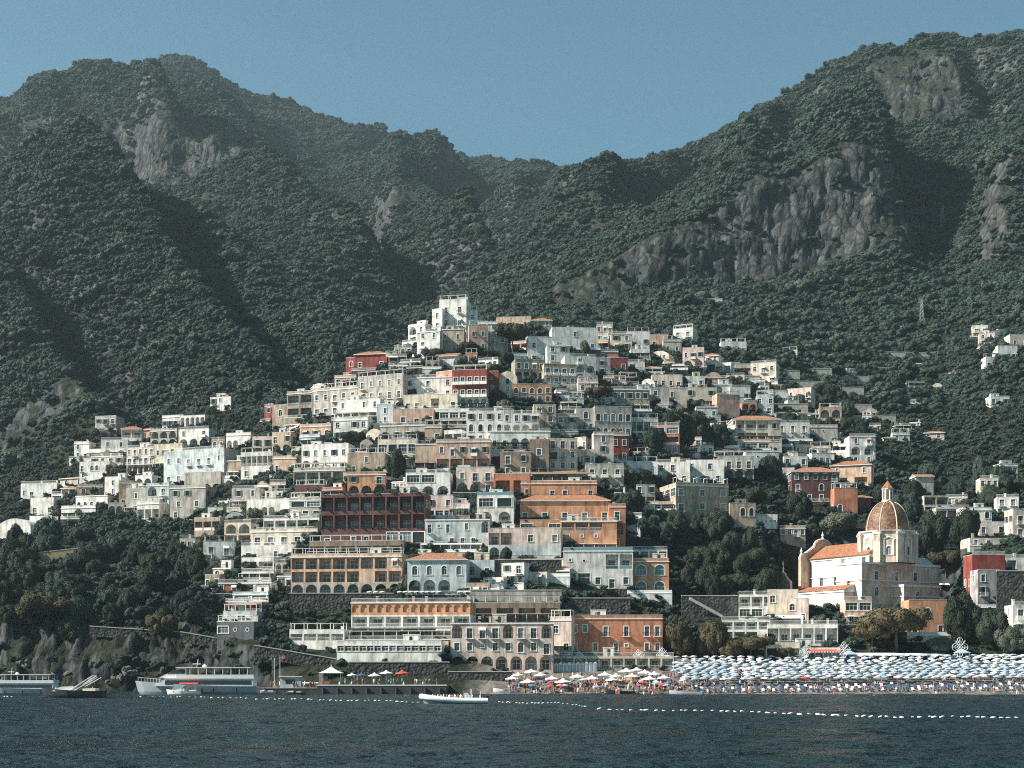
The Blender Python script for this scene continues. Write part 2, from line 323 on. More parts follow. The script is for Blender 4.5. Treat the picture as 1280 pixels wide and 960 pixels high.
# ------------------------------------------------------------------ foliage
def leaf_mat(name, dark, light, tip=None):
    if name in MATS: return MATS[name]
    m, nt, b = new_mat(name)
    oi = N(nt, 'ShaderNodeObjectInfo'); geo = N(nt, 'ShaderNodeNewGeometry')
    nz = N(nt, 'ShaderNodeTexNoise', Scale=0.5, Detail=3.0); nt.links.new(geo.outputs['Position'], nz.inputs['Vector'])
    n2 = N(nt, 'ShaderNodeTexNoise', Scale=0.022, Detail=4.0, Roughness=0.6); nt.links.new(geo.outputs['Position'], n2.inputs['Vector'])
    a0 = N(nt, 'ShaderNodeMath', operation='MULTIPLY_ADD'); nt.links.new(n2.outputs[0], a0.inputs[0]); a0.inputs[1].default_value = 1.3; nt.links.new(nz.outputs[0], a0.inputs[2])
    ad = N(nt, 'ShaderNodeMath', operation='ADD'); nt.links.new(oi.outputs['Random'], ad.inputs[0]); nt.links.new(a0.outputs[0], ad.inputs[1])
    md = N(nt, 'ShaderNodeMath', operation='MULTIPLY'); md.inputs[1].default_value = 0.30; nt.links.new(ad.outputs[0], md.inputs[0])
    stops = [(0.25, dark), (0.62, light)] + ([(0.8, tip)] if tip else [])
    r = ramp(nt, md.outputs[0], stops); nt.links.new(r.outputs[0], b.inputs['Base Color'])
    b.inputs['Roughness'].default_value = 0.75; b.inputs['Specular IOR Level'].default_value = 0.18
    MATS[name] = m; return m
LEAF = leaf_mat('macchia_leaves', (0.008,0.017,0.014), (0.050,0.074,0.057), (0.125,0.155,0.118))
LEAF_PINE = leaf_mat('pine_needles', (0.016,0.026,0.018), (0.045,0.058,0.036))
LEAF_GOLD = leaf_mat('sunburnt_leaves', (0.035,0.033,0.018), (0.095,0.078,0.042), (0.155,0.12,0.066))
LEAF_DARK = leaf_mat('evergreen_leaves', (0.014,0.022,0.016), (0.038,0.050,0.032))
LEAF_OLIVE = leaf_mat('olive_leaves', (0.05,0.062,0.045), (0.12,0.13,0.095), (0.18,0.18,0.14))
BARK = simple('bark', (0.09,0.07,0.055), 0.9, var=0.3, sc=2.0)
def crown_mesh(name, mat, seed, lobes, leaves=260, leaf=0.16, core=0.82, spread=1.0, flat=0.8, sub=2):
    """uneven crown of about unit radius: lumpy masses of leaf clumps and loose leaf sprays round them. lobes: (x,y,z,r)"""
    rr = random.Random(seed); b = MB(); k = b.mi(mat)
    for (x, y, z, r) in lobes:
        bm = bmesh.new(); bmesh.ops.create_icosphere(bm, subdivisions=sub, radius=1.0)
        off = Vector((rr.random()*50, rr.random()*50, rr.random()*50))
        n = len(b.v)
        for v in bm.verts:
            d = v.co.normalized(); s = r * core * (1 + 0.30 * mnoise.noise(d*1.9 + off) + 0.26 * mnoise.noise(d*4.5 + off) + (0.16 * mnoise.noise(d*10 + off) if sub > 2 else 0))
            b.v.append((x + d.x*s, y + d.y*s, z + d.z*s*flat))
        for f in bm.faces: b.f.append(tuple(n + v.index for v in f.verts)); b.m.append(k)
        bm.free()
    ncore = len(b.f); tot = sum(l[3]**2 for l in lobes)
    for (x, y, z, r) in lobes:
        for _ in range(int(leaves * r*r / tot)):
            d = Vector((rr.gauss(0,1), rr.gauss(0,1), rr.gauss(0.35,1))).normalized()
            c = Vector((x, y, z)) + Vector((d.x, d.y, d.z*flat)) * r * core * rr.uniform(0.92, 1.30) * spread
            t = d.cross(Vector((rr.gauss(0,1), rr.gauss(0,1), rr.gauss(0,1)))); nn = (d + 0.55*Vector((rr.gauss(0,1),rr.gauss(0,1),rr.gauss(0,1)))).normalized(); t2 = nn.cross(t)
            if t.length < 1e-3 or t2.length < 1e-3: continue
            t.normalize(); t2.normalize(); s = leaf * rr.uniform(0.5, 1.3)
            n = len(b.v); b.v.extend([tuple(c - t*s), tuple(c + t2*s*0.7), tuple(c + t*s), tuple(c - t2*s*0.7)])
            b.f.append((n, n+1, n+2, n+3)); b.m.append(k)
    me = b.mesh(name); fl = np.zeros(len(b.f), bool); fl[:ncore] = True; me.polygons.foreach_set('use_smooth', fl); return me
def rand_lobes(seed, n, rx=0.55, rz=0.45, z0=0.75, rmin=0.35, rmax=0.62):
    rr = random.Random(seed); out = [(0, 0, z0, 0.68)]
    for i in range(n):
        a = 2*math.pi*(i + rr.random()*0.6)/n
        out.append((rx*rr.uniform(0.6,1.15)*math.cos(a), rx*rr.uniform(0.6,1.15)*math.sin(a), z0 + rz*rr.uniform(-0.8,0.9), rr.uniform(rmin, rmax)))
    return out
FOREST_COL = bpy.data.collections.new('foliage_sources')
SRC = []
for i in range(6):
    me = crown_mesh('bush_crown', LEAF, 100+i, rand_lobes(300+i, 8 + i % 4, .70, .30, .55, .22, .46), 650, 0.095, .76)
    o = bpy.data.objects.new('bush_crown', me); FOREST_COL.objects.link(o); SRC.append(o)
def scatter(name, pts, scl, label, cat, coll=FOREST_COL):
    """one object of countless bushes: a point for each, a crown on each point"""
    pts = np.asarray(pts, np.float32); n = len(pts)
    me = bpy.data.meshes.new(name); me.vertices.add(n); me.vertices.foreach_set('co', pts.ravel())
    a = me.attributes.new('size', 'FLOAT_VECTOR', 'POINT'); a.data.foreach_set('vector', np.asarray(scl, np.float32).ravel())
    a = me.attributes.new('turn', 'FLOAT_VECTOR', 'POINT'); t = np.zeros((n,3), np.float32); t[:,2] = rng.uniform(0, 6.28, n); t[:,0] = rng.normal(0,.15,n); t[:,1] = rng.normal(0,.15,n)
    a.data.foreach_set('vector', t.ravel())
    me.update(); o = link(bpy.data.objects.new(name, me)); tag(o, label, cat, kind='stuff')
    ng = bpy.data.node_groups.new(name, 'GeometryNodeTree')
    ng.interface.new_socket('Geometry', in_out='INPUT', socket_type='NodeSocketGeometry'); ng.interface.new_socket('Geometry', in_out='OUTPUT', socket_type='NodeSocketGeometry')
    gi = ng.nodes.new('NodeGroupInput'); go = ng.nodes.new('NodeGroupOutput'); ip = ng.nodes.new('GeometryNodeInstanceOnPoints')
    ci = ng.nodes.new('GeometryNodeCollectionInfo'); ci.inputs['Collection'].default_value = coll; ci.inputs['Separate Children'].default_value = True; ci.inputs['Reset Children'].default_value = True
    ip.inputs['Pick Instance'].default_value = True
    at1 = ng.nodes.new('GeometryNodeInputNamedAttribute'); at1.data_type = 'FLOAT_VECTOR'; at1.inputs['Name'].default_value = 'size'
    at2 = ng.nodes.new('GeometryNodeInputNamedAttribute'); at2.data_type = 'FLOAT_VECTOR'; at2.inputs['Name'].default_value = 'turn'
    rv = ng.nodes.new('FunctionNodeRandomValue'); rv.data_type = 'INT'; rv.inputs['Min'].default_value = 0; rv.inputs['Max'].default_value = len(coll.objects) - 1
    for i_ in rv.inputs:
        if i_.name == 'Max' and i_.type == 'INT': i_.default_value = len(coll.objects) - 1
        if i_.name == 'Min' and i_.type == 'INT': i_.default_value = 0
    lk = ng.links.new
    lk(gi.outputs[0], ip.inputs['Points']); lk(ci.outputs[0], ip.inputs['Instance'])
    lk(at1.outputs['Attribute'], ip.inputs['Scale']); lk(at2.outputs['Attribute'], ip.inputs['Rotation'])
    ov = [s for s in rv.outputs if s.type == 'INT'][0]; lk(ov, ip.inputs['Instance Index']); lk(ip.outputs[0], go.inputs[0])
    md = o.modifiers.new('scatter', 'NODES'); md.node_group = ng
    return o
# slope of the ground on the grid
gy = np.gradient(ZG, axis=0) / np.gradient(YG, axis=0); gx = np.gradient(ZG, axis=1) / np.maximum(1e-3, np.gradient(XG, axis=1))
SLOPE = np.sqrt(gy**2 + gx**2)
BUILT = []                                                   # ground kept clear: (x, y, radius)
def forest_points(n, y0, y1, px0=-300, px1=1580, smax=1.55, power=1.0):
    """random ground points, even over the plan area"""
    Y = y0 + (y1 - y0) * np.sqrt(rng.random(n) * (1 - (y0/y1)**2) + (y0/y1)**2) if False else np.sqrt(rng.uniform(y0**2, y1**2, n))
    P = rng.uniform(px0, px1, n)
    ci = np.interp(P, PX, np.arange(len(PX))); ri = np.interp(Y, YS, np.arange(len(YS)))
    c0 = np.minimum(ci.astype(int), len(PX)-2); r0 = np.minimum(ri.astype(int), len(YS)-2); tc = ci - c0; tr = ri - r0
    Z = (ZG[r0,c0]*(1-tc) + ZG[r0,c0+1]*tc)*(1-tr) + (ZG[r0+1,c0]*(1-tc) + ZG[r0+1,c0+1]*tc)*tr
    S = SLOPE[np.minimum((ri+0.5).astype(int), len(YS)-1), np.minimum((ci+0.5).astype(int), len(PX)-1)]
    X = (P - CX) * Y / F
    jit = 0.45 * fbm(X/40, Y/40, 3, 7)
    cliff = np.zeros(n, bool); wob = 6*vnoise(X/30, Y/30, 5)
    for c in CLIFFS: cliff |= in_poly(P + wob, Y + 0.6*wob, c)
    keep = np.where(cliff, ((S + jit < 0.6) & (rng.random(n) < .35)) | (rng.random(n) < np.where(Y < 500, 0.35, 0.06)), (S + jit < smax) | (rng.random(n) < 0.3))
    return np.stack([X, Y, Z], 1)[keep], P[keep], S[keep]
# ------------------------------------------------------------------ sky, sun, camera, sea, air
SUN_AZ, SUN_EL = -103.0, 36.0                               # degrees right of the view direction (+Y); minus = left
def build_env():
    w = bpy.data.worlds.new('World'); scene.world = w; w.use_nodes = True; nt = w.node_tree
    bg = nt.nodes['Background']; sky = nt.nodes.new('ShaderNodeTexSky'); sky.sky_type = 'NISHITA'; sky.sun_disc = False
    sky.sun_elevation = R(SUN_EL); sky.sun_rotation = R(SUN_AZ); sky.altitude = 0; sky.air_density = 1.0; sky.dust_density = 0.6; sky.ozone_density = 2.2
    tint = mix(nt, 1.0, sky.outputs[0], (0.67, 1.0, 0.90), 'MULTIPLY')
    nt.links.new(tint, bg.inputs[0]); bg.inputs[1].default_value = 0.060
    sl = bpy.data.lights.new('sun', 'SUN'); sl.energy = 5.0; sl.angle = R(0.5); sl.color = (1.0, 0.93, 0.83)
    so = link(bpy.data.objects.new('sun', sl)); az, el = R(SUN_AZ), R(SUN_EL)
    d = Vector((math.sin(az)*math.cos(el), math.cos(az)*math.cos(el), math.sin(el)))
    so.rotation_euler = (-d).to_track_quat('-Z', 'Y').to_euler(); so.location = (-200, 100, 900)
    cam = bpy.data.cameras.new('camera'); cam.sensor_width = 36; cam.lens = F / 1280 * 36; cam.shift_y = (HZ - 480) / 1280
    cam.clip_start = 0.5; cam.clip_end = 20000
    co = link(bpy.data.objects.new('camera', cam)); co.location = (0, 0, HC); co.rotation_euler = (math.pi/2, 0, 0); scene.camera = co
    # air
    m = bpy.data.materials.new('sea_haze'); m.use_nodes = True; nt = m.node_tree; nt.nodes.clear()
    out = nt.nodes.new('ShaderNodeOutputMaterial'); v = nt.nodes.new('ShaderNodeVolumePrincipled')
    v.inputs['Color'].default_value = (0.66, 0.86, 0.95, 1); v.inputs['Density'].default_value = HAZE; v.inputs['Anisotropy'].default_value = 0.2
    nt.links.new(v.outputs[0], out.inputs['Volume'])
    b = MB(); b.box(-2600, 2600, -60, 3150, -9.5, 1250, m); o = b.obj('haze'); tag(o, 'thin blue summer haze over the bay and mountains', 'haze', kind='stuff')
HAZE = 0.000062
build_env()
def sea():
    m, nt, b = new_mat('sea_water')
    geo = N(nt, 'ShaderNodeNewGeometry')
    def wave(sx, sy, rot, det, rough):
        mp = N(nt, 'ShaderNodeMapping'); mp.inputs['Scale'].default_value = (sx, sy, 1); mp.inputs['Rotation'].default_value = (0, 0, rot)
        nt.links.new(geo.outputs['Position'], mp.inputs['Vector'])
        n = N(nt, 'ShaderNodeTexNoise', Scale=1.0, Detail=det, Roughness=rough); nt.links.new(mp.outputs[0], n.inputs['Vector']); return n
    a = wave(0.28, 0.42, 0.25, 4.0, 0.5); c = wave(1.6, 2.6, -0.2, 4.0, 0.6); p = wave(0.016, 0.04, 0.1, 3.0, 0.5)
    bp = N(nt, 'ShaderNodeBump', Strength=1.0, Distance=4.5); nt.links.new(a.outputs[0], bp.inputs['Height'])
    b2 = N(nt, 'ShaderNodeBump', Strength=1.0, Distance=0.6); nt.links.new(c.outputs[0], b2.inputs['Height']); nt.links.new(bp.outputs[0], b2.inputs['Normal'])
    nt.links.new(b2.outputs[0], b.inputs['Normal'])
    col = ramp(nt, p.outputs[0], [(0.3,(0.003,0.017,0.022)),(0.7,(0.010,0.036,0.044))])
    nt.links.new(col.outputs[0], b.inputs['Base Color']); rgh = N(nt, 'ShaderNodeMapRange'); rgh.inputs[1].default_value = 0.3; rgh.inputs[2].default_value = 0.7; rgh.inputs[3].default_value = 0.22; rgh.inputs[4].default_value = 0.42; nt.links.new(p.outputs[0], rgh.inputs[0]); nt.links.new(rgh.outputs[0], b.inputs['Roughness']); b.inputs['IOR'].default_value = 1.33; b.inputs['Specular IOR Level'].default_value = 0.42
    # wave sheet: fine where seen, coarse to the horizon
    xs = np.concatenate([np.linspace(-9000, -260, 12), np.linspace(-250, 250, 420), np.linspace(260, 9000, 12)])
    ys = np.concatenate([np.linspace(-9000, 40, 10), np.linspace(50, 200, 300), np.linspace(201, 450, 260), np.linspace(455, 700, 4)])
    X, Y = np.meshgrid(xs, ys)
    amp = np.clip((300 - np.abs(X))/60, 0, 1) * np.clip((Y-45)/10, 0, 1) * np.clip((470 - Y)/15, 0, 1)
    Z = amp * (0.26*fbm(X/4.5 + 0.3*Y/5, Y/2.6, 4, 3) + 0.14*fbm(X/14, Y/7, 2, 9))
    co = np.stack([X, Y, Z], -1).reshape(-1, 3); nr, nc = X.shape; idx = np.arange(nr*nc).reshape(nr, nc)
    q = np.stack([idx[:-1,:-1], idx[:-1,1:], idx[1:,1:], idx[1:,:-1]], -1).reshape(-1, 4)
    me = bpy.data.meshes.new('sea'); me.from_pydata(co.tolist(), [], q.tolist()); me.materials.append(m)
    me.polygons.foreach_set('use_smooth', [True]*len(me.polygons)); me.update()
    tag(link(bpy.data.objects.new('sea', me)), 'dark teal rippled sea in front of the beach', 'sea', kind='structure')
sea()
def settings():
    scene.view_settings.view_transform = 'Standard'; scene.view_settings.look = 'None'; scene.view_settings.gamma = 1; scene.view_settings.exposure = EXPO
    c = scene.cycles; c.use_denoising = False; c.denoiser = 'OPENIMAGEDENOISE'; c.denoising_prefilter = 'ACCURATE'; c.max_bounces = 5; c.diffuse_bounces = 3; c.glossy_bounces = 2; c.transmission_bounces = 3; c.transparent_max_bounces = 6; c.volume_bounces = 0
    c.use_adaptive_sampling = True; c.adaptive_threshold = 0.01; c.sample_clamp_indirect = 4; c.sample_clamp_direct = 3; c.caustics_reflective = False; c.caustics_refractive = False
    scene.cycles.filter_width = 1.1
EXPO = 1.0
scene.render.engine = 'CYCLES'
settings()
# ------------------------------------------------------------------ houses
WALL = dict(white=(.84,.81,.76), cream=(.74,.65,.53), bluewhite=(.77,.75,.71), lightblue=(.55,.61,.62), grey=(.50,.465,.415), slate=(.13,.14,.145), olive=(.38,.35,.28),
            tan=(.50,.39,.29), brown=(.27,.21,.165), pink=(.63,.42,.34), peach=(.70,.49,.37), terracotta=(.56,.235,.14), orange=(.60,.32,.19), red=(.31,.075,.06),
            maroon=(.14,.066,.062), lilac=(.47,.42,.44), palepink=(.74,.60,.53), stone=(.24,.225,.20))
def wall_mat(c): return plaster('render_' + c, WALL[c], 0.55 if c in ('olive','grey','tan','brown','stone') else 0.42)
TRIM = simple('white_paint', (.80,.79,.76), .6, var=.06); IRON = simple('dark_iron', (.035,.036,.04), .5, .6)
def glass(name, c, rough=.08):
    m, nt, b = new_mat(name); oi = N(nt, 'ShaderNodeObjectInfo')
    r = ramp(nt, oi.outputs['Random'], [(0.0, tuple(x*.5 for x in c)), (1.0, tuple(min(1,x*1.6) for x in c))])
    nt.links.new(r.outputs[0], b.inputs['Base Color']); b.inputs['Roughness'].default_value = rough; return m
GLASS = [glass('dark_glass', (.022,.026,.03)), glass('curtained_glass', (.16,.17,.17), .2), glass('shuttered_window', (.07,.10,.09), .5)]
BLUEGLASS = glass('blue_glass', (.10,.17,.20))
def tile_mat():
    m, nt, b = new_mat('terracotta_tiles'); tc = N(nt, 'ShaderNodeTexCoord')
    w = N(nt, 'ShaderNodeTexWave', Scale=3.2, Distortion=0.6); nt.links.new(tc.outputs['Object'], w.inputs[0])
    nz = N(nt, 'ShaderNodeTexNoise', Scale=1.4, Detail=4.0); nt.links.new(tc.outputs['Object'], nz.inputs[0])
    r = ramp(nt, nz.outputs[0], [(.3,(.34,.13,.065)),(.5,(.52,.22,.11)),(.7,(.64,.34,.20))])
    c = mix(nt, .35, r.outputs[0], ramp(nt, w.outputs[0], [(0,(.35,.3,.3)),(1,(1,1,1))]).outputs[0], 'MULTIPLY'); nt.links.new(c, b.inputs['Base Color'])
    bp = N(nt, 'ShaderNodeBump', Strength=.8, Distance=.1); nt.links.new(w.outputs[0], bp.inputs['Height']); nt.links.new(bp.outputs[0], b.inputs['Normal'])
    b.inputs['Roughness'].default_value = .9; return m
TILE = tile_mat()
ROOFMAT = plaster('roof_screed', (.60,.57,.53), .4)
STONE = None
def stone_mat():
    m, nt, b = new_mat('rubble_stone'); geo = N(nt, 'ShaderNodeNewGeometry')
    v = N(nt, 'ShaderNodeTexVoronoi', Scale=1.3); nt.links.new(geo.outputs['Position'], v.inputs['Vector'])
    nz = N(nt, 'ShaderNodeTexNoise', Scale=.5, Detail=6.0); nt.links.new(geo.outputs['Position'], nz.inputs['Vector'])
    r = ramp(nt, nz.outputs[0], [(.3,(.03,.031,.03)),(.55,(.09,.087,.08)),(.75,(.18,.17,.155))])
    vd = ramp(nt, v.outputs[0], [(0.0,(1.25,1.25,1.25)),(0.6,(.45,.45,.45))]); c = mix(nt, .8, r.outputs[0], vd.outputs[0], 'MULTIPLY'); nt.links.new(c, b.inputs['Base Color'])
    bp = N(nt, 'ShaderNodeBump', Strength=.9, Distance=.25); nt.links.new(v.outputs[0], bp.inputs['Height']); nt.links.new(bp.outputs[0], b.inputs['Normal'])
    b.inputs['Roughness'].default_value = .95; return m
STONE = stone_mat()
FABRIC = {k: simple('fabric_' + k, c, .8, var=.08) for k, c in dict(white=(.82,.81,.79), red=(.62,.07,.04), blue=(.10,.20,.40), paleblue=(.36,.43,.49), green=(.06,.16,.10), orange=(.70,.30,.10), cream=(.72,.66,.55), dark=(.06,.06,.065), skyblue=(.28,.42,.53), navy=(.04,.07,.15), pink=(.55,.08,.20)).items()}
CACHE = {}
def arc(w, h, n=10):
    """top of an arched opening: points from the left springing to the right one (x from -w/2, z)"""
    r = w/2; hs = max(h - r, 0.15*h); rz = h - hs
    return [(-r*math.cos(math.pi*i/n), hs + rz*math.sin(math.pi*i/n)) for i in range(n+1)]
def opening_outline(w, h, arched): return [(-w/2, 0)] + (arc(w, h) if arched else [(-w/2, h), (w/2, h)]) + [(w/2, 0)]
def window_mesh(kind, w, h, var, depth=.18, trim=True):
    """local: x across, y inward from the wall plane, z up from the sill. Returns (frame mesh, pane mesh)"""
    key = ('win', kind, w, h, var, depth, trim)
    if key in CACHE: return CACHE[key]
    arched = kind in 'aAF'; b = MB(); out = opening_outline(w, h, arched); t = .2
    if trim:
        big = [(x*(1 + 2*t/w), z*(1 + t/h)) for x, z in out]
        for i in range(len(out)-1):
            (x0,z0),(x1,z1) = out[i], out[i+1]; (X0,Z0),(X1,Z1) = big[i], big[i+1]
            P = [(x0,-.07,z0),(x1,-.07,z1),(X1,-.07,Z1),(X0,-.07,Z0)]; b.face(P, TRIM)
            b.face([(X0,-.07,Z0),(X1,-.07,Z1),(X1,0,Z1),(X0,0,Z0)], TRIM); b.face([(x1,-.07,z1),(x0,-.07,z0),(x0,.03,z0),(x1,.03,z1)], TRIM)
        b.box(-w/2-t-.06, w/2+t+.06, -.16, .02, -.12, 0, TRIM)
    fm = TRIM if var != 2 else MATS['dark_iron']
    fw = .07
    for x in ([-w/2+fw/2, 0, w/2-fw/2] if w < 2 else [-w/2 + fw/2 + (w-fw)*i/round(w/1.1) for i in range(round(w/1.1)+1)]):
        zt = h if not arched else max(z for xx, z in [(-w/2, h - w/2), (0, h), (w/2, h - w/2)] if abs(xx - x) < .3*w or xx == 0) if abs(x) < .1 else h - w/2
        b.box(x-fw/2, x+fw/2, depth-.05, depth-.002, 0.0, max(.3, zt), fm)
    b.box(-w/2, w/2, depth-.056, depth-.004, .0, .09, fm); zt = h*.62 if not arched else max(.4, h - w/2)
    b.box(-w/2, w/2, depth-.057, depth-.005, zt, zt+.07, fm)
    if var == 2 and w < 1.6 and kind in 'wdb':                 # open shutters folded back on the wall
        for sx in (-1, 1):
            x0 = sx*(w/2 + .02); x1 = sx*(w/2 + .5*w); b.box(min(x0,x1), max(x0,x1), -.13, -.075, .02, h-.02, GLASS[2])
    p = MB(); g = BLUEGLASS if kind == 'F' else GLASS[0 if var == 2 else var]
    p.face([(x, depth, z) for x, z in out], g)
    CACHE[key] = (b.mesh('window'), p.mesh('pane')); return CACHE[key]
def rail_mesh(w, style, depth=.95, slab=True):
    key = ('rail', round(w,1), style, depth, slab)
    if key in CACHE: return CACHE[key]
    b = MB(); d = -depth
    if slab: b.box(-w/2, w/2, d, -.003, -.16, -.02, TRIM)
    if style == 'wall':
        b.box(-w/2, w/2, d, d+.12, -.02, .9, TRIM)
        for s in (-1,1): b.box(s*w/2-(.12 if s > 0 else 0), s*w/2+(.12 if s < 0 else 0), d+.12, -.004, -.02, .9, TRIM)
    elif style == 'glass':
        b.box(-w/2, w/2, d+.02, d+.06, 0, .9, BLUEGLASS); b.box(-w/2, w/2, d, d+.08, .9, .97, TRIM)
    else:
        m = IRON if style == 'iron' else TRIM; st = .28
        b.box(-w/2, w/2, d, d+.06, .92, .99, m); b.box(-w/2, w/2, d, d+.05, .06, .11, m)
        for i in range(int(w/st)+1):
            x = -w/2 + .03 + (w-.06)*i/max(1,int(w/st)); b.box(x-.022, x+.022, d+.005, d+.045, .11, .92, m)
        for s in (-1,1): b.box(s*w/2-.03, s*w/2+.03, d+.06, -.004, .92, .985, m)
    CACHE[key] = b.mesh('balcony'); return CACHE[key]
def awning_mesh(w, fab, depth=1.6, drop=.55):
    key = ('awn', round(w,1), fab, depth)
    if key in CACHE: return CACHE[key]
    b = MB(); k = max(4, int(w/.35)); m1, m2 = FABRIC[fab], FABRIC['white' if fab != 'white' else 'cream']
    for i in range(k):
        x0 = -w/2 + w*i/k; x1 = x0 + w/k; m = m1 if i % 2 == 0 or fab == 'white' else m1
        b.face([(x0,-.02,0),(x1,-.02,0),(x1,-depth,-drop),(x0,-depth,-drop)], m); b.face([(x0,-depth,-drop),(x1,-depth,-drop),(x1,-depth-.02,-drop-.28),(x0,-depth-.02,-drop-.28)], m1 if i % 2 else m2)
        b.face([(x0,-.02,-.04),(x0,-depth,-drop-.04),(x1,-depth,-drop-.04),(x1,-.02,-.04)], m)
    CACHE[key] = b.mesh('awning'); return CACHE[key]
SPEC = {  # opening: share of the cell width, width limit, height share, sill share, recess, kind
 'w': (.60,1.4,.58,.24,.22), 'd': (.62,1.5,.74,.03,.22), 'b': (.62,1.6,.74,.03,.22), 'B': (.66,1.9,.74,.03,.25), 's': (.42,.75,.26,.45,.18), 'a': (.66,1.5,.66,.14,.22), 'o': (.5,.85,.3,.4,.18),
 'A': (.80,3.6,.86,.03,1.7), 'L': (.88,4.6,.80,.05,1.7), 'g': (.86,4.4,.60,.22,.20), 'F': (.74,3.0,.62,.16,.25), 'n': (.80,2.4,.62,.2,.35)}
class Style: ws = 1.0
def facade(b, sink, O, U, Nn, rz, width, zs, rows, mats, st, main=True):
    """one outer wall with its openings. zs: floor levels bottom to top, rows/mats the same order"""
    O, U, Nn = Vector(O), Vector(U), Vector(Nn)
    P = lambda a, z, d=0.0: O + U*a - Nn*d + Vector((0,0,z))
    for ri, row in enumerate(rows):
        z0, z1 = zs[ri], zs[ri+1]; H = z1 - z0; n = len(row); cw = width/n; wm = mats[ri]
        i = 0
        while i < n:
            ch = row[i]; a0, a1 = cw*i, cw*(i+1)
            if ch == '-':
                while i + 1 < n and row[i+1] == '-': i += 1; a1 = cw*(i+1)
                b.face([P(a0,z0),P(a1,z0),P(a1,z1),P(a0,z1)], wm); i += 1; continue
            i += 1
            sw, mw, hh, sl, dep = SPEC[ch]; ow = max(.4, round(min(sw*cw, mw)*(st.ws if ch in 'wdb' else 1), 1)); oh = round(min(hh*H, {'w':2.0,'d':2.6,'b':2.6,'B':2.6,'s':.8,'a':2.6,'o':.85,'n':9}.get(ch, 4.2)), 1); sz = z0 + sl*H
            if ch == 'o': oh = ow
            arched = ch in 'aAFn'; c = (a0+a1)/2; l, r = c - ow/2, c + ow/2
            if ch == 'o': tops = [(-ow/2*math.cos(math.pi*k/8), ow/2 + ow/2*math.sin(math.pi*k/8)) for k in range(9)]; bots = [(-ow/2*math.cos(math.pi*k/8), ow/2 - ow/2*math.sin(math.pi*k/8)) for k in range(9)]
            else:
                tops = arc(ow, oh) if arched else [(-ow/2, oh), (ow/2, oh)]; bots = [(-ow/2, 0), (ow/2, 0)]
            b.face([P(a0,z0),P(l,z0),P(l,z1),P(a0,z1)], wm); b.face([P(r,z0),P(a1,z0),P(a1,z1),P(r,z1)], wm)
            for (x0,q0),(x1,q1) in zip(tops, tops[1:]): b.face([P(c+x0,sz+q0),P(c+x1,sz+q1),P(c+x1,z1),P(c+x0,z1)], wm)
            for (x0,q0),(x1,q1) in zip(bots, bots[1:]): b.face([P(c+x0,z0),P(c+x1,z0),P(c+x1,sz+q1),P(c+x0,sz+q0)], wm)
            loop = tops + list(reversed(bots)) if ch != 'o' else tops + list(reversed(bots))[1:-1]
            if ch not in 'o' and arched and abs(tops[0][1]) > 1e-6: pass
            for k in range(len(loop)):
                (x0,q0),(x1,q1) = loop[k], loop[(k+1) % len(loop)]
                b.face([P(c+x0,sz+q0),P(c+x1,sz+q1),P(c+x1,sz+q1,dep),P(c+x0,sz+q0,dep)], wm)
            rr = st.rng; var = 0 if rr.random() < .5 else (1 if rr.random() < .35 else (2 if st.shut else 0))
            if ch in 'AL':
                b.face([P(c+x,sz+q,dep) for x, q in loop], wm)
                iw = round(min(ow*.62, 2.6), 1); ih = round(min(oh*.74, 2.5), 1)
                sink.append(('window', window_mesh('d', iw, ih, var, .0 if False else -.03, False), P(c, sz+.04, dep), rz))
                if ch == 'L' or (ch == 'A' and st.arail): sink.append(('railing', rail_mesh(ow-.02, st.rail, .02, False), P(c, sz, .06), rz))
            elif ch == 'n':
                b.face([P(c+x,sz+q,dep) for x, q in loop], wm)
            elif ch == 'o':
                key = ('oc', ow)
                if key not in CACHE:
                    m_ = MB(); m_.lathe([(ow/2+.16,0),(ow/2+.16,.07),(ow/2,.07),(ow/2,0)], TRIM, 16); m2 = MB(); m2.v = [(ow/2*math.cos(2*math.pi*k/16), ow/2*math.sin(2*math.pi*k/16), 0) for k in range(16)]; m2.f = [tuple(range(16))]; m2.m = [0]; m2.mats = [GLASS[0]]
                    for q in (m_, m2): q.v = [(x, -z + (0 if q is m_ else dep), y) for x, y, z in q.v]
                    CACHE[key] = (m_.mesh('window'), m2.mesh('pane'))
                sink.append(('window', CACHE[key], P(c, sz+ow/2), rz))
            else:
                sink.append(('window', window_mesh(ch, ow, oh, var, dep, True), P(c, sz), rz))
                if ch == 'b': sink.append(('balcony', rail_mesh(round(ow+.9,1), st.rail), P(c, sz), rz))
                if ch == 'B': sink.append(('balcony', rail_mesh(round(cw-.03,2), st.rail), P(c, sz), rz))
                if ch in 'wb' and main and rr.random() < .05: sink.append(('awning', awning_mesh(round(ow+.4,1), rr.choice(['white','cream','orange','green','skyblue']), 1.0, .5), P(c, sz+oh+.2), rz))
                if ch in 'gdb' and st.awn and rr.random() < .8: sink.append(('awning', awning_mesh(round(ow+.3,1), st.awn, 1.1, .5), P(c, sz+oh+.25), rz))
HOUSES = {}
SHRUB_PTS = []

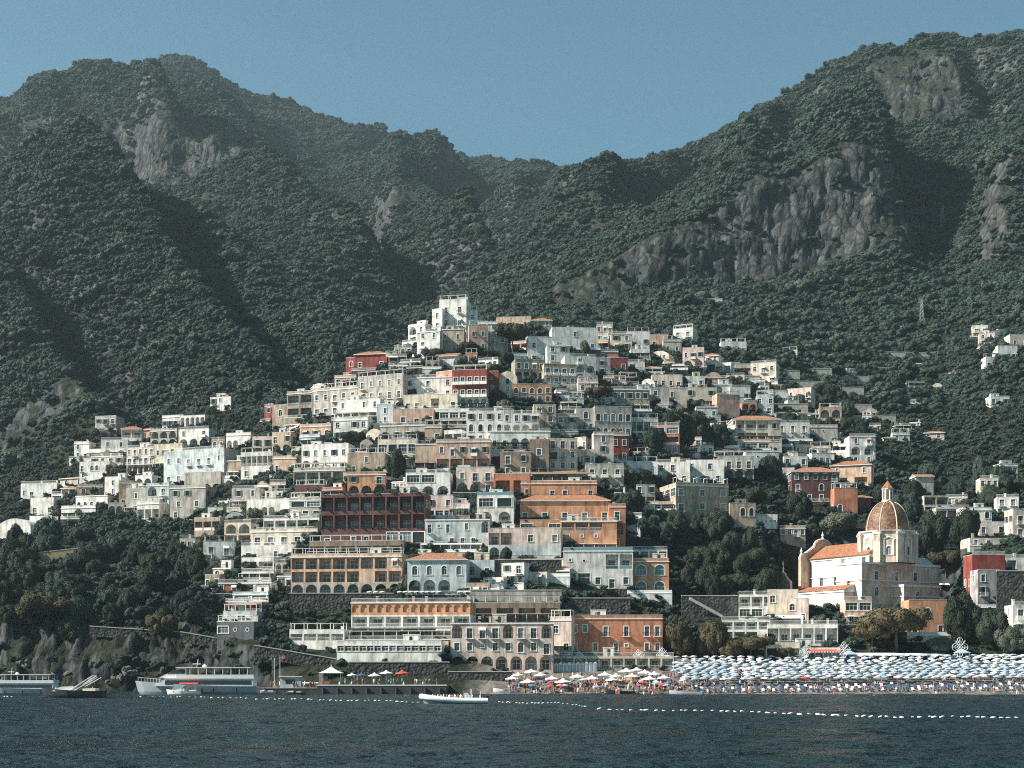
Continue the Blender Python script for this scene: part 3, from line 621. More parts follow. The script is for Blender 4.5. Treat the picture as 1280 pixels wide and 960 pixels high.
def house(x0, yt, x1, yb, cols, rows, roof='f', yaw=0.0, label='', d=None, Y=None, group=None, rail=None, awn=None, name='house', cat='house', side='auto', fnd=5.0, parapet=.8, shut=True, arail=False, clutter=True, cornice=False, terrace=True, flowers=False):
    seed = int(x0*7 + yt*13); rr = random.Random(seed)
    if roof == 'f': roof = rr.choice(['f','f','f','fr','fr','fp'])
    rows = ''.join(('b' if c == 'w' and rr.random() < .22 else c) for c in rows)
    st = Style(); st.rng = rr; st.ws = rr.uniform(.72, 1.12); st.rail = rail or rr.choice(['iron','iron','white','white','wall']); st.awn = awn; st.shut = shut and rr.random() < .6; st.arail = arail
    xc = (x0+x1)/2; yaw -= 5.0
    if Y is None: Y = hit(xc, yb)
    loc = at(xc, yb, Y); sc = Y/F; w = max(2.0, (x1-x0)*sc/max(.5, math.cos(R(yaw)))); h = (yb-yt)*sc; d = d or min(11, max(6, w*.75))
    tiled = roof[0] in 'tg'; rise = 0
    if tiled: rise = min(.18*w, .28*h, 2.2); 
    elif roof[0] == 'v': rise = min(.3*w, .45*h, 2.4)
    par = 0 if tiled or roof[0] == 'v' else min(parapet, .2*h); body = h - rise - par
    rw = rows.split('/'); nr = len(rw); cl = cols.split(','); cl = (cl + [cl[-1]]*nr)[:nr]
    rowsb = list(reversed(rw)); matsb = [wall_mat(c) for c in reversed(cl)]
    zs = [body*i/nr for i in range(nr+1)]
    root = empty(name, loc, R(yaw)); root_rows = rowsb
    fpx = (yb-yt)/nr
    b = MB(); sink = []
    wm0 = matsb[0]; top = matsb[-1]
    facade(b, sink, (-w/2,0,0), (1,0,0), (0,-1,0), 0, w, zs, rowsb, matsb, st)
    ang = math.atan2(loc.x, Y)                                  # which side walls the sea front sees
    for s, O, U, Nn, rz in ((-1, (-w/2,d,0), (0,-1,0), (-1,0,0), -math.pi/2), (1, (w/2,0,0), (0,1,0), (1,0,0), math.pi/2)):
        vis = (ang + R(yaw)) * -s < -R(3)
        vis = (s < 0 and ang + R(yaw) > R(3)) or (s > 0 and ang + R(yaw) < -R(3))
        if vis and side == 'auto':
            k = max(1, int(d/3.6)); sr = []
            for r_ in rowsb:
                ch = 'w' if any(c in 'wbdgLBs' for c in r_) else ('a' if any(c in 'aAF' for c in r_) else '-')
                sr.append(''.join(ch if rr.random() < .8 else '-' for _ in range(k)))
        elif vis and side: sr = list(reversed(side.split('/'))); sr = (sr + ['-']*nr)[:nr]
        else: sr = ['-']*nr
        facade(b, sink, O, U, Nn, rz, d, zs, sr, matsb, st, False)
    b.face([(w/2,d,0),(-w/2,d,0),(-w/2,d,body),(w/2,d,body)], top)
    # footing down into the slope
    fm = wm0 if rr.random() < .6 else STONE
    for p, q in (((-w/2,0),(w/2,0)), ((w/2,0),(w/2,d)), ((w/2,d),(-w/2,d)), ((-w/2,d),(-w/2,0))): b.face([(*p,-fnd),(*q,-fnd),(*q,0),(*p,0)], fm)
    b.face([(-w/2,0,body),(w/2,0,body),(w/2,d,body),(-w/2,d,body)], ROOFMAT)
    b.obj('wall', root)
    # roof
    rb = MB(); rm = ROOFMAT
    if tiled:
        o = .55; ox = .45; hip = min(d/2 + o, w/2 + ox) if roof[0] == 't' else 0
        e = [(-w/2-ox,-o,body+.12),(w/2+ox,-o,body+.12),(w/2+ox,d+o,body+.12),(-w/2-ox,d+o,body+.12)]
        r0 = (-w/2-ox+hip*.9, d/2, body+rise+.12); r1 = (w/2+ox-hip*.9, d/2, body+rise+.12)
        rb.face([e[0],e[1],r1,r0], TILE); rb.face([e[2],e[3],r0,r1], TILE); rb.face([e[1],e[2],r1], TILE if hip else top); rb.face([e[3],e[0],r0], TILE if hip else top)
        rb.face([e[3],e[2],e[1],e[0]], TRIM)
        rb.box(-w/2-ox+.03, w/2+ox-.03, -o+.03, d+o-.03, body-.14, body+.10, TRIM)
    elif roof[0] == 'v':
        n = 10; pr = [(-w/2 + w*i/n, body + rise*math.sin(math.pi*i/n)**.8 + .002) for i in range(n+1)]
        for (xa,za),(xb,zb) in zip(pr, pr[1:]): rb.face([(xa,0,za),(xb,0,zb),(xb,d,zb),(xa,d,za)], matsb[-1])
        rb.face([(x,0.0,z) for x, z in reversed(pr)], matsb[-1]); rb.face([(x,d,z) for x, z in pr], matsb[-1])
    else:
        t = .22
        if 'r' in roof:
            rb.box(-w/2, w/2, 0, d, body+.003, body+.12, rm)
            rl = inst('railing', rail_mesh(w-.1, st.rail if st.rail != 'wall' else 'white', .03, False), root, (0, .1, body+.12))
        else:
            for q in ((-w/2,w/2,0,t),(-w/2,w/2,d-t,d),(-w/2,-w/2+t,t,d-t),(w/2-t,w/2,t,d-t)): rb.box(*q, body+.002, body+par, top)
            rb.box(-w/2-.05, w/2+.05, -.05, t+.03, body+par, body+par+.1, TRIM)
    if cornice or rr.random() < .35:
        cb = MB(); cb.box(-w/2-.16, w/2+.16, -.2, -.003, body-.25, body-.02, TRIM); cb.obj('cornice', root)
    ro = rb.obj('roof', root)
    # roof clutter
    if clutter and roof[0] == 'f' and w > 3:
        for k in range(rr.choice([0,1,1,2]) + (1 if w > 14 else 0)):
            cb = MB(); cx = rr.uniform(-.4,.4)*w; cy = rr.uniform(.3,.8)*d; kind = rr.random()
            if kind < .45: cb.box(cx-.3, cx+.3, cy-.3, cy+.3, body+.13, body+par+.9, top); cb.box(cx-.4, cx+.4, cy-.4, cy+.4, body+par+.9, body+par+1.02, TRIM); cb.obj('chimney', ro)
            elif kind < .8 and w > 6:
                q = rr.uniform(1.2,2.2); cb.box(cx-q, cx+q, cy, cy+1.6, body+.13, body+2.4, wall_mat(rr.choice(['white','white','cream','bluewhite'])));  cb.box(cx-q-.1, cx+q+.1, cy-.1, cy+1.7, body+2.4, body+2.55, TRIM); cb.box(cx-.4, cx+.4, cy-.03, cy-.003, body+.2, body+2.0, GLASS[0]); cb.obj('stair_hut', ro)
            else: cb.rod((cx,cy,body+.13), (cx,cy,body+2.6), .03, IRON, 4); cb.rod((cx-.5,cy,body+2.4), (cx+.5,cy,body+2.4), .02, IRON, 4); cb.rod((cx-.35,cy,body+2.1), (cx+.35,cy,body+2.1), .02, IRON, 4); cb.obj('aerial', ro)
    if 'p' in roof:
        pb = MB(); k = max(2, int(w/3.2)); z1 = body + 2.4
        for i in range(k+1):
            x = -w/2 + .3 + (w-.6)*i/k
            for y in (.35, min(d-.4, 3.2)): pb.box(x-.07, x+.07, y-.07, y+.07, body+.125, z1, TRIM)
            pb.box(x-.06, x+.06, .1, min(d-.2, 3.5), z1+.1, z1+.22, TRIM)
        pb.box(-w/2+.1, w/2-.1, .27, .43, z1, z1+.1, TRIM)
        pg = pb.obj('pergola', root)
        if rr.random() < .6: cb = MB(); cb.box(-w/2+.15, w/2-.15, .2, min(d-.3,3.4), z1+.23, z1+.28, FABRIC[rr.choice(['cream','white','dark'])]); cb.obj('canopy', pg)
    if roof[0] != 'v' and rr.random() < .55 and terrace and w > 3.5:
        tb = MB(); dp = rr.uniform(1.8, 3.2); x0_, x1_ = -w/2 - rr.uniform(0,1.5), w/2 + rr.uniform(0,1.5); tm = rr.choice([wall_mat('white'), wall_mat('cream'), wm0, STONE, STONE]); zt = rr.uniform(-.1,.25)
        tb.box(x0_, x1_, -dp, -.004, -fnd, zt, tm); tb.box(x0_-.06, x1_+.06, -dp-.08, -dp+.3, zt+.003, zt+.12, TRIM); to = tb.obj('terrace', root)
        rs = rr.choice(['white','white','iron','wall'])
        ro_ = inst('railing', rail_mesh(round(x1_-x0_-.1,1), rs, .05, False), to, ((x0_+x1_)/2, -dp+.2, zt+.12))
        if rr.random() < .3 and w > 5:
            pb = MB(); k = max(2, int(w/3))
            for i in range(k+1): x = -w/2 + .2 + (w-.4)*i/k; pb.box(x-.06, x+.06, -dp+.3, -dp+.42, zt+.125, zt+2.3, TRIM)
            pb.box(-w/2, w/2, -dp+.2, -.03, zt+2.303, zt+2.42, rr.choice([FABRIC['cream'], FABRIC['white'], TRIM, BARK, LEAF])); pb.obj('pergola', to)
        for k in range(int(w/1.6)):
            if rr.random() < .5:
                q = Matrix.Rotation(R(yaw),3,'Z') @ Vector((rr.uniform(x0_,x1_), -dp+.5, zt+.3)); SHRUB_PTS.append((loc.x+q.x, loc.y+q.y, loc.z+q.z, rr.uniform(.3,.65)))
    # openings as parts
    for nm, me, p, rz in sink:
        if isinstance(me, tuple):
            wo = inst(nm, me[0], root, p, rz); inst('pane', me[1], wo)
        else: inst(nm, me, root, p, rz)
    tag(root, label, cat, group)
    BUILT.append((loc.x - math.sin(R(yaw))*d/2, loc.y + d/2, .5*max(w, d) + .5))
    # plants on roof terraces and at the wall foot
    cs, sn = math.cos(R(yaw)), math.sin(R(yaw))
    def wpt(x, y, z): return (loc.x + cs*x - sn*y, loc.y + sn*x + cs*y, loc.z + z)
    for k in range(int(w/2.4)):
        if rr.random() < .45 and roof[0] == 'f': SHRUB_PTS.append((*wpt(rr.uniform(-.48,.48)*w, rr.uniform(.4,1.4), body+.35), rr.uniform(.3,.75)))
        if rr.random() < .5: SHRUB_PTS.append((*wpt(rr.uniform(-.5,.5)*w, rr.uniform(-1.6,-.7), rr.uniform(-.6,.2)), rr.uniform(.6,1.5)))
    if flowers:
        for z_ in zs[1:]:
            for k in range(int(w/1.1)):
                if rr.random() < .75: SHRUB_PTS.append((*wpt(rr.uniform(-.5,.5)*w, -.12, z_ + rr.uniform(-.1,.3)), rr.uniform(.25,.5)))
    HOUSES[label] = root
    return root
# left, top, right, foot (photo pixels of the front wall) | wall colours top to bottom | floors top to bottom | roof | turn | label | options
TABLE = '''
540 386 553 424|white|w/w/a|f|-20|white wing stepping down the left flank of the tall hilltop house
549 374 583 424|white|bb/ww/AAA|fp|-6|tall white hilltop house with roof pergola and arcaded foot, highest in the village|rail=iron
584 388 597 426|white|w/w/w|f|12|narrow white wing on the right flank of the tall hilltop house
596 402 621 420|white|w-w/www|f|5|low white flat-roofed house beyond the faded pink hilltop house
510 405 532 429|white|Aw/w-|f|-25|small white house with a roof arch, lower left of the hilltop house
521 412 550 446|bluewhite|ww/w-/-w|f|-12|blue-white cube house with a rounded base, just below the hilltop house
549 409 580 445|tan|ww/-d|fr|0|tan stone house directly under the arches of the hilltop house
586 406 610 440|pink|ww/ww|f|10|faded pink two storey house right of the tan stone hilltop house
609 417 635 442|grey|bw/w-|f|8|grey house between the faded pink hilltop house and the umbrella pine
620 396 664 413|peach|ww-ww|f|0|long peach house behind the umbrella pine
443 436 484 464|red|w-w|t|-5|red villa with a low tiled roof alone on the ridge
432 447 446 470|red|a/-|f|-15|small red annex below the left corner of the red villa
545 440 573 460|bluewhite|w-|g|-5|small pale gabled house under the hilltop cluster
358 489 391 524|olive|LL/LL|f|-12|olive block with tall pilasters at the far end of the long grey hotel
389 484 448 519|grey|wwwww/bbbbb|f|-18|lower wing of the long grey hotel, left of its main block|name=hotel
446 469 505 514|grey|wwwww/bbbbb/wwwww|f|-18|long grey hotel with rows of balconies below the red villa|name=hotel
388 479 410 491|white|--|v|-10|white barrel-vaulted roof room above the lower wing of the grey hotel
340 506 361 536|tan|a/-|f|-10|tan tower house with one arched window at the end of the ridge
330 506 342 528|red|w/-|f|-20|narrow red house behind the tan arched tower
504 469 566 499|white|w-w-w/d-d-w|fr|-5|white house with a railed roof, left of the red balcony hotel|rail=white
504 493 572 513|cream|dd-L-w|f|-5|cream terrace house under the white railed-roof house
565 462 609 513|red,red,white|bbbbb/bbbbb/AAAAA|fp|-4|red hotel with two balcony floors above white arches|name=hotel;rail=wall
545 464 567 492|orange|w-/w-|f|-25|orange corner wing on the left of the red balcony hotel
606 464 623 504|red|o/a/d|f|-2|slim dark red tower with a round window
623 464 646 502|cream|a/w/w|v|0|cream house with a curved gable right of the slim red tower
640 480 690 504|orange|awaaw/wwwww|f|8|long orange house with white trim below the brown row houses|awn=cream
644 449 682 476|olive|wwww/AAAA|f|15|olive row house with arches just below the umbrella pine
680 455 721 482|tan|bbbb/wwww|f|15|weathered tan row house with balconies right of the olive arched one
421 497 476 526|white|w-ww/wwww|f|-12|bright white house in front of the long grey hotel
471 505 492 531|lightblue|w/w|f|-5|narrow light blue house against the left side of the salmon house
491 511 542 533|pink|-w-w-w|f|0|low salmon house with three white windows
549 511 586 536|bluewhite|ggg/w-w|f|0|pale house with a glazed veranda right of the salmon house
583 511 630 555|white|wwww/aaaa/wwww|fr|3|left block of the white arcaded complex mid slope|rail=white
628 514 675 554|white|wwww/AAAA/w-ww|fr|6|right block of the white arcaded complex mid slope|rail=white
667 503 695 542|tan|ww/-w/w-|f|8|tall tan house with white framed windows right of the white arcades
694 517 722 542|grey|ww/w-|f|8|small grey house right of the tall tan house
374 530 416 549|peach|wwa|f|-8|bright peach bungalow with an arched end window
374 543 400 560|lightblue|ww|f|-10|light blue house right under the peach bungalow
416 522 460 550|bluewhite|w-ww/wwww|f|-8|blue-white house right of the peach bungalow
475 529 532 552|grey|wwww|f|-4|grey house with pale shutters in front of the salmon house
531 531 552 552|tan|-d|f|0|small tan house joined to the right end of the grey shuttered house
472 549 522 571|cream|gggg|fp|0|terrace restaurant with glazed front below the grey shuttered house|cat=restaurant
545 549 613 589|pink|wdwww/LLLL|f|2|dusty pink house with tall windows over a blue awning|awn=skyblue
519 552 546 589|tan|--/-d|fr|0|tan rough-walled house left of the dusty pink house
612 536 688 564|white|wwAAww|fr|5|stepped white terraces with arches above the brown stone house|rail=white
625 562 664 596|brown|ww/ww|f|0|brown stone house with two white framed windows
662 549 686 596|brown|w/d|f|0|taller brown stone tower joined to the brown stone house
685 545 722 589|cream|bbb/www/www|fr|10|stack of cream terraces right of the brown stone tower
660 421 690 454|bluewhite|w-/ww|f|10|blue-white house right of the umbrella pine's trunks
684 429 712 464|bluewhite|ww/w-/ww|f|10|three storey blue-white house in the middle of the pale stepped row
706 443 745 476|bluewhite|-w-/AAA/AA-|f|12|blue-white house with three big arches at the lower end of the pale stepped row
690 407 748 439|white|-w-/w--w|f|10|long white house with a cupola above the pale stepped row
664 396 690 417|tan|ww/w-|t|5|small tan house with a tiled roof left of the long white cupola house
764 415 790 438|cream|ww/ww|f|5|cream cube house at the top of the right hand quarter
784 414 812 434|bluewhite|w-w|f|5|pale blue house beside the cream cube house, top of the right hand quarter
812 418 835 436|peach|a-|f|5|sunlit peach house right of the pale blue top house
829 424 852 442|grey|ww|f|5|small grey house right of the sunlit peach house
788 434 812 450|white|ww|f|5|little white house under the cream cube house
747 437 773 451|terracotta|w-|f|8|low brick-coloured house left of the crimson cube house
762 447 785 465|red|-w|f|10|crimson cube house with one window
784 450 806 464|white|w-|f|8|small white house against the right wall of the crimson cube
743 447 763 468|lilac|w/w|f|10|lilac-grey house against the left wall of the crimson cube
815 466 853 486|cream|wwww|fr|5|cream house with a railed roof and four windows, right hand quarter
853 468 881 485|bluewhite|w-w|f|5|pale house between the cream railed house and the peach domed house
881 465 903 482|peach|w-|v|8|peach house with a rounded roof, right hand quarter
814 484 836 508|grey|w-/w-|f|5|blue-grey house below the left end of the cream railed house
834 485 859 510|cream|w-/A-|f|8|cream house with one big arch below the cream railed house
857 482 896 510|cream|w-w/AA-|f|8|cream house with twin arches left of the brick-red block
893 478 915 496|white|A-|f|8|white house with a round arch above the brick-red block
912 482 938 502|bluewhite|w-w|f|8|pale house with roof rail right of the brick-red block|rail=white
896 490 925 522|pink|---/---|f|14|brick-red windowless block at the right end of the village
870 506 897 524|lightblue|w-w|f|5|light blue low house at the foot of the brick-red block
764 484 812 516|olive|wwwww/aaaaa|f|8|olive arcaded hotel right of the golden umbrella pine|name=hotel
743 508 790 547|grey|aaaaa/aaaaa|f|12|grey terraced hotel with two rows of arches, left part|name=hotel
786 522 823 554|white|LLLL/AAAA|f|12|white arcaded end of the grey terraced hotel|name=hotel
720 508 745 540|grey|a/-w|f|8|grey house with an arched window left of the terraced hotel
742 540 767 580|palepink|w/w/-|f|8|pale pink house beside the dark red pair below the terraced hotel
764 541 786 578|red|ww/ww|f|10|dark red house right of the pale pink house below the terraced hotel
718 562 744 582|cream|wwww|f|6|low cream house with a row of small windows
732 580 780 611|grey|bbb/AA-|f|4|modern grey house with balconies right of the orange palazzo's top floor
820 575 862 606|white|ww-/w-w|fr|-5|white terrace house directly behind the grand tan palazzo
858 572 905 606|white|w-w-/www|f|0|white flat house behind the right half of the grand tan palazzo
782 577 822 597|white|w-w|f|0|small white house among trees left of the grand tan palazzo
893 570 942 600|grey|bbbb/AAAA|fp|0|dark grey hotel terrace with vines below the orange-roofed villa|name=hotel
916 517 976 554|cream|LLLw/LLL-|t|6|cream villa with an orange tiled roof above the light blue arched house|rail=white
970 526 1012 553|bluewhite|bbb/sss|fr|5|blue-white house right of the orange-roofed cream villa
1011 531 1047 555|grey|oo-/w-w|f|5|grey house with two round windows at the right edge of the terraces
918 549 962 565|peach|ggg|f|3|peach glazed pavilion under the orange-roofed cream villa
932 561 973 592|lightblue|oooo/AAA|f|3|light blue house with round windows over arches
970 582 993 602|white|ww|fr|3|small white house left of the dark red palazzo
990 582 1049 628|maroon|wwwww/w-aw/bbbb|t|5|dark red palazzo with an orange tiled roof and white trim|rail=white
1040 574 1087 608|peach|w-w/LL|t|-14|peach villa with an orange hipped roof above the church dome
1043 610 1072 642|terracotta|--/a-|f|5|brick red cube house below the peach villa
1068 618 1089 637|red|-|t|5|low dark red house behind the dome's left shoulder
975 657 1007 682|tan|wwww/----|f|5|low tan house with four small windows left of the church gable
844 604 912 658|tan|w-w-w/w-w-w/A----|f|20|grand tan palazzo with a sunlit side wall above the dark ravine|d=15;side=ggg/aaa/---;cornice=1;rail=iron
912 629 945 662|tan|-aa/---|f|8|tan annex with twin arched windows right of the grand tan palazzo
944 640 972 661|white|sssss|f|8|white low house with a row of little windows right of the tan annex
650 617 762 652|orange|b-b-b-b-b|t|3|orange palazzo with an orange tiled roof and five balcony windows|rail=iron;name=palazzo;d=10
650 650 702 664|orange|g-g|f|3|orange basement wing under the left half of the orange palazzo
651 601 746 624|orange|w-bw-w|f|3|setback upper floor house of orange walls right behind the tiled palazzo roof
666 586 739 606|orange|LLL-w|g|3|topmost orange house with patches of tiled roof above the palazzo
701 648 771 690|orange|LLL-/sss-/wdd-|fr|3|lower orange house with a columned terrace right under the palazzo|rail=white
761 630 782 686|terracotta|w/A/w|f|3|brown-orange tower with an arch right of the orange palazzo
704 685 791 736|bluewhite|so-LL/ggwdw|fr|2|white and blue apartment house left of the fanlight house|rail=glass
790 698 836 743|orange|FF/FF|f|2|orange house with four large fanlight windows
788 684 834 700|bluewhite|gggg|fr|2|pale glazed attic on top of the orange fanlight house
531 646 612 684|lightblue|wsd-w-A/--bbb-|fr|0|light blue house with an arch left of the beige loggia house|rail=iron
526 676 602 692|lightblue|w-w---|f|0|light blue basement below the light blue house with an arch
596 616 642 656|white|gg/AA|fr|0|white house with two big arched windows left of the orange palazzo|rail=glass
610 660 701 700|palepink,lightblue|LL-w-w/AA----|f|0|beige house with left loggias over a pale blue base
507 588 563 621|white|gg-/AAA|fr|0|white house with glazed top floor above the dark hotel's right end
532 619 566 649|palepink|w-w/ggg|f|0|cream house beside the right end of the dark red hotel
570 584 618 617|palepink|www/AAd|f|0|pale pink house with bougainvillea on its roof
617 592 662 618|terracotta|LL|f|0|brick coloured shop house below the brown stone house|awn=cream
434 566 482 592|tan|-w-/w-w|f|0|tan upper house on top of the orange arched house
434 590 482 618|orange|w-w/AAA|f|0|bright orange house with arched lower windows
376 555 436 589|white|wwwww/AAwww|f|-8|white house with two tall arches left of the orange arched house
366 585 432 605|grey|LLLL|fp|-4|grey loggia house hung with pink flowers
369 606 406 626|maroon|www|f|-4|small dark red house left of the big dark red hotel
403 609 428 624|terracotta|w-|f|-4|little brick house between the two dark red buildings
200 560 284 603|lightblue|wwwwww/bbbbbb|fr|-20|long light blue hotel with balconies on the left quarter|name=hotel;rail=white
284 573 305 599|tan|ww-|f|-5|tan cube house right of the long light blue hotel
300 565 342 599|bluewhite|LLLLLL/w-w|f|-10|blue-white house with a columned top floor, left quarter|rail=white
341 570 371 594|peach|w-w|f|-5|peach house in front of the rocky slope, left quarter
229 590 277 620|grey|A-AA|f|-10|grey house with deep loggias under the long light blue hotel
211 607 258 650|grey|ww-/ww/w-w|f|-8|tall grey house below the loggia house, left quarter
182 604 212 647|lightblue|Aw/-w/w-|f|-10|light blue narrow house with an arched loggia, left quarter
170 627 200 652|white|LLL|fp|-10|white pergola house in front of the light blue narrow house
157 608 183 643|grey|w/w|f|-5|dark grey house left of the light blue narrow house
130 596 152 620|white|w/w|f|-10|white house attached left of the orange gable wall
149 601 170 634|peach|-w/w-|f|15|tall peach house beside the dark grey house, left quarter
93 617 136 638|white|aaaaa|f|-10|white house with a row of arched windows on the left headland
75 632 121 650|white|-A-|f|-8|white garden wall house with an arch next to the cypress
64 615 79 630|white|g|f|-5|tiny white belvedere above the cypress
37 622 68 646|white|w-w|f|-8|white house left of the cypress
24 602 73 623|bluewhite|ww--w|f|-8|low blue-grey house highest on the far left headland
36 645 66 664|white|wA-|f|-8|white house with an arch below left of the cypress
-4 648 40 675|white|-w-w|v|-10|white vaulted house at the left edge of the village
98 577 138 600|bluewhite|w-aa-w/w---|f|-8|blue-white house with twin arches, far left row
112 568 155 592|palepink|wwww/wwww|f|-8|pale pink house behind the blue-white twin arched house
92 552 112 574|white|w-/w-|f|-8|white cube with a tall chimney, far left and above the row
110 559 132 574|bluewhite|w-|f|-8|low blue-white house right of the white cube with a chimney
157 557 194 592|palepink|wwwww/BBBBB/AAAAA|fr|-10|pink three floor hotel with arcades, left quarter|rail=white;name=hotel
192 555 229 587|cream|wwww/BBBB|f|-10|cream two floor hotel right of the pink arcaded hotel|name=hotel
202 519 230 535|white|wwww|f|-10|white house with four windows high in the left gully
224 517 257 534|white|AAAAA|f|-10|white arcaded house high in the left gully
187 536 222 558|grey|AAA/AAA|f|-10|grey house with two rows of arches in the left gully
222 534 262 558|white|w-w/AAA|f|-10|white stepped house with arches in the left gully
118 520 146 539|grey|www/---|f|-8|small grey house under the pale rock face on the left
262 494 289 514|white|ww-/w-w|f|-10|lone white house high on the left slope
282 541 314 564|white|AA-w|f|-10|white house with arches left of the tan arched tower
400 614 532 684|maroon|LLLLLLLL/LLLLLLLL/d-ww-ggg|f|-3|large dark red hotel with two long flowered balconies|rail=iron;flowers=1;name=hotel;d=9
362 622 402 647|grey|gg/BBB|f|-5|grey glazed block at the upper right of the terraced white hotel|name=hotel
307 624 363 650|white|A-AA-w|f|-10|white top floor of the terraced hotel with arches|name=hotel
328 645 400 664|bluewhite|LLLLL|fr|-6|blue-white loggia floor in the middle of the terraced hotel|name=hotel
312 661 398 682|cream|BBBBB|f|-6|cream balcony floor of the terraced hotel|name=hotel;rail=white
300 679 372 702|bluewhite|w-ww|fr|-8|pale bottom floor of the terraced hotel|name=hotel;rail=white
242 647 276 677|tan|LLL/---|f|-8|tan block with glazed loggias standing alone among trees
273 626 291 638|white|--|f|-8|small blank white box house above the tan glazed block
301 697 343 713|bluewhite|LL|f|-8|topmost flat of the stepped cliff house on the left
301 712 343 727|lightblue|gL|fr|-8|light blue second step of the cliff house on the left|rail=white
296 725 340 742|white|LL|fr|-8|white third step of the cliff house on the left|rail=white
290 740 336 753|lightblue|gg|f|-8|light blue fourth step of the cliff house on the left
284 751 328 766|terracotta|LLL|fr|-8|brick red step of the cliff house with white rails|rail=white
278 764 322 778|lightblue|-w-|f|-8|light blue lower step of the cliff house
270 777 318 808|slate|goo/---|f|-8|dark slate base of the cliff house with oval windows
362 692 503 745|peach,peach,grey|LLLLLLLw/LLLLL-LL/AAAAAAAA|f|-3|long peach hotel with three floors of loggias|rail=iron;name=hotel;d=9;cornice=1
385 676 505 700|brown|LLLLLL|fp|-3|dark roof terrace restaurant on top of the long peach hotel|cat=restaurant
509 690 583 744|lightblue|aaaa/AAA-|t|0|pale blue villa with a tiled roof and two rows of arches|rail=iron
581 697 618 722|lightblue|aw|fr|0|pale blue side wing of the tiled pale blue villa|rail=iron
438 749 588 800|orange,bluewhite,slate|nnnnnnnnnnnnnn/LLLLLLL/LLLLLgd|fr|-2|curving orange hotel with an arched parapet over glazed floors|name=hotel;rail=white;d=10;shut=0
420 801 552 828|white|gggggggggggggg/--------------|f|-3|long white glazed restaurant gallery under the orange hotel|cat=restaurant;name=restaurant;shut=0;terrace=0
361 787 431 812|white|LLLL/----|f|-5|white sun deck pavilion left of the orange hotel|rail=white;name=pavilion;cat=pavilion
563 775 691 838|palepink|AbbbAbbA/wwswwawb/AAAAAAA|fr|2|beige pink hotel with an arcaded ground floor by the beach|name=hotel;rail=iron;shut=0;cornice=1;terrace=0
712 769 828 819|terracotta|ww-b-b-bb/w-w-ws-ww|f|3|red hotel with white framed windows behind the beach restaurants|name=hotel;rail=iron;cornice=1;shut=0;terrace=0
688 771 714 819|palepink|w-/-w|f|-12|white and pink corner house joined to the red beach hotel|cornice=1
655 817 842 837|cream|LLLLLLLLLLLL|f|3|long beach restaurant with an open front under the red hotel|cat=restaurant;name=restaurant;awn=cream;terrace=0
590 753 700 778|brown|LLLL|fp|2|dark covered terrace restaurant behind the beige pink hotel|cat=restaurant;name=restaurant
960 737 997 774|cream|w--/--w|f|-6|weathered cream house at the left foot of the church
924 740 984 774|bluewhite|LLLL/gg--|fr|-4|glazed white terrace restaurant left of the church|cat=restaurant;name=restaurant;rail=white
902 772 962 800|white|LLLL/LLL-|fr|-4|stepped white terraces below the glazed terrace restaurant|rail=white
1136 750 1184 796|orange|-a-/a-w|f|6|orange house with arched windows behind the big beach pine
960 777 1046 806|white|LLLLLL|fr|-4|white terrace bar under the church's arched aisle|rail=white;name=bar;cat=bar
998 806 1050 828|white|ggggg|f|0|white beach bar with red awnings|awn=red;name=bar;cat=bar
958 803 1000 829|cream|LLL|f|0|cream beach kiosk house left of the red-awning bar
1094 730 1134 762|palepink|w-ww/-a-w|fr|4|pale pink annex directly below the church transept, behind the huge beach pine|rail=white
984 748 1010 778|palepink|a-/-w|f|-8|small pale pink house under the church's side gable
1056 747 1090 782|peach|gg/ww|fr|5|peach house with white railings in front of the church transept|rail=white
1155 617 1186 643|grey|LL/gg|f|6|grey modern house with wide glazing in the trees right of the dome
1145 592 1167 622|grey|--/--|g|8|blank grey gabled house in the trees right of the dome
1170 632 1212 655|grey|LLL|fr|6|long grey terrace house right of the dome|rail=white
1204 634 1240 662|white|w-a/---|f|6|white house with an arched door right of the long grey terrace house
1224 652 1257 670|bluewhite|w-w|f|6|blue-white low house near the right edge
1212 670 1260 684|cream|ww-|f|6|low cream house above the dark red house at the right edge
1215 690 1257 738|red|--/w-|f|8|dark red house with white trim at the right edge
1222 712 1250 760|lilac|w-/w-/--|f|8|tall lilac-grey house in front of the dark red one
1246 694 1296 716|white|LL-L|fr|6|white balustraded terrace on the rock at the right edge|rail=white
1266 753 1306 792|white|w-/d-|f|6|white house on the rock by the beach at the right edge
1266 636 1304 672|palepink|ww/ww|f|8|pale pink house cut by the right edge above the terraces
1232 446 1250 462|white|ww|f|8|lowest white house of the far cluster on the right slope
1247 432 1272 452|white|w-w|f|8|middle white house of the far cluster on the right slope
1262 418 1288 434|cream|ww|f|8|uppermost cream house of the far cluster on the right slope
1238 495 1262 506|white|w-w|f|8|isolated low white house on the right slope below the far cluster
901 427 933 444|bluewhite|wwww|f|5|long pale house among terraces on the right hillside
875 373 903 383|lightblue|wwww|f|5|long light blue house hidden high under the cliff
1024 443 1042 452|white|w-|f|5|tiny white hut among the terraces right of the long pale house
'''
def parse_table():
    for ln in TABLE.strip().splitlines():
        f = ln.split('|'); n = [float(v) for v in f[0].split()]; kw = {}
        for kv in (f[6].split(';') if len(f) > 6 else []):
            k, v = kv.split('='); kw[k] = float(v) if k in ('d','Y','fnd') else (bool(int(v)) if k in ('cornice','shut','terrace','flowers') else v)
        house(*n, f[1], f[2], f[3], float(f[4]), f[5], **kw)
parse_table()

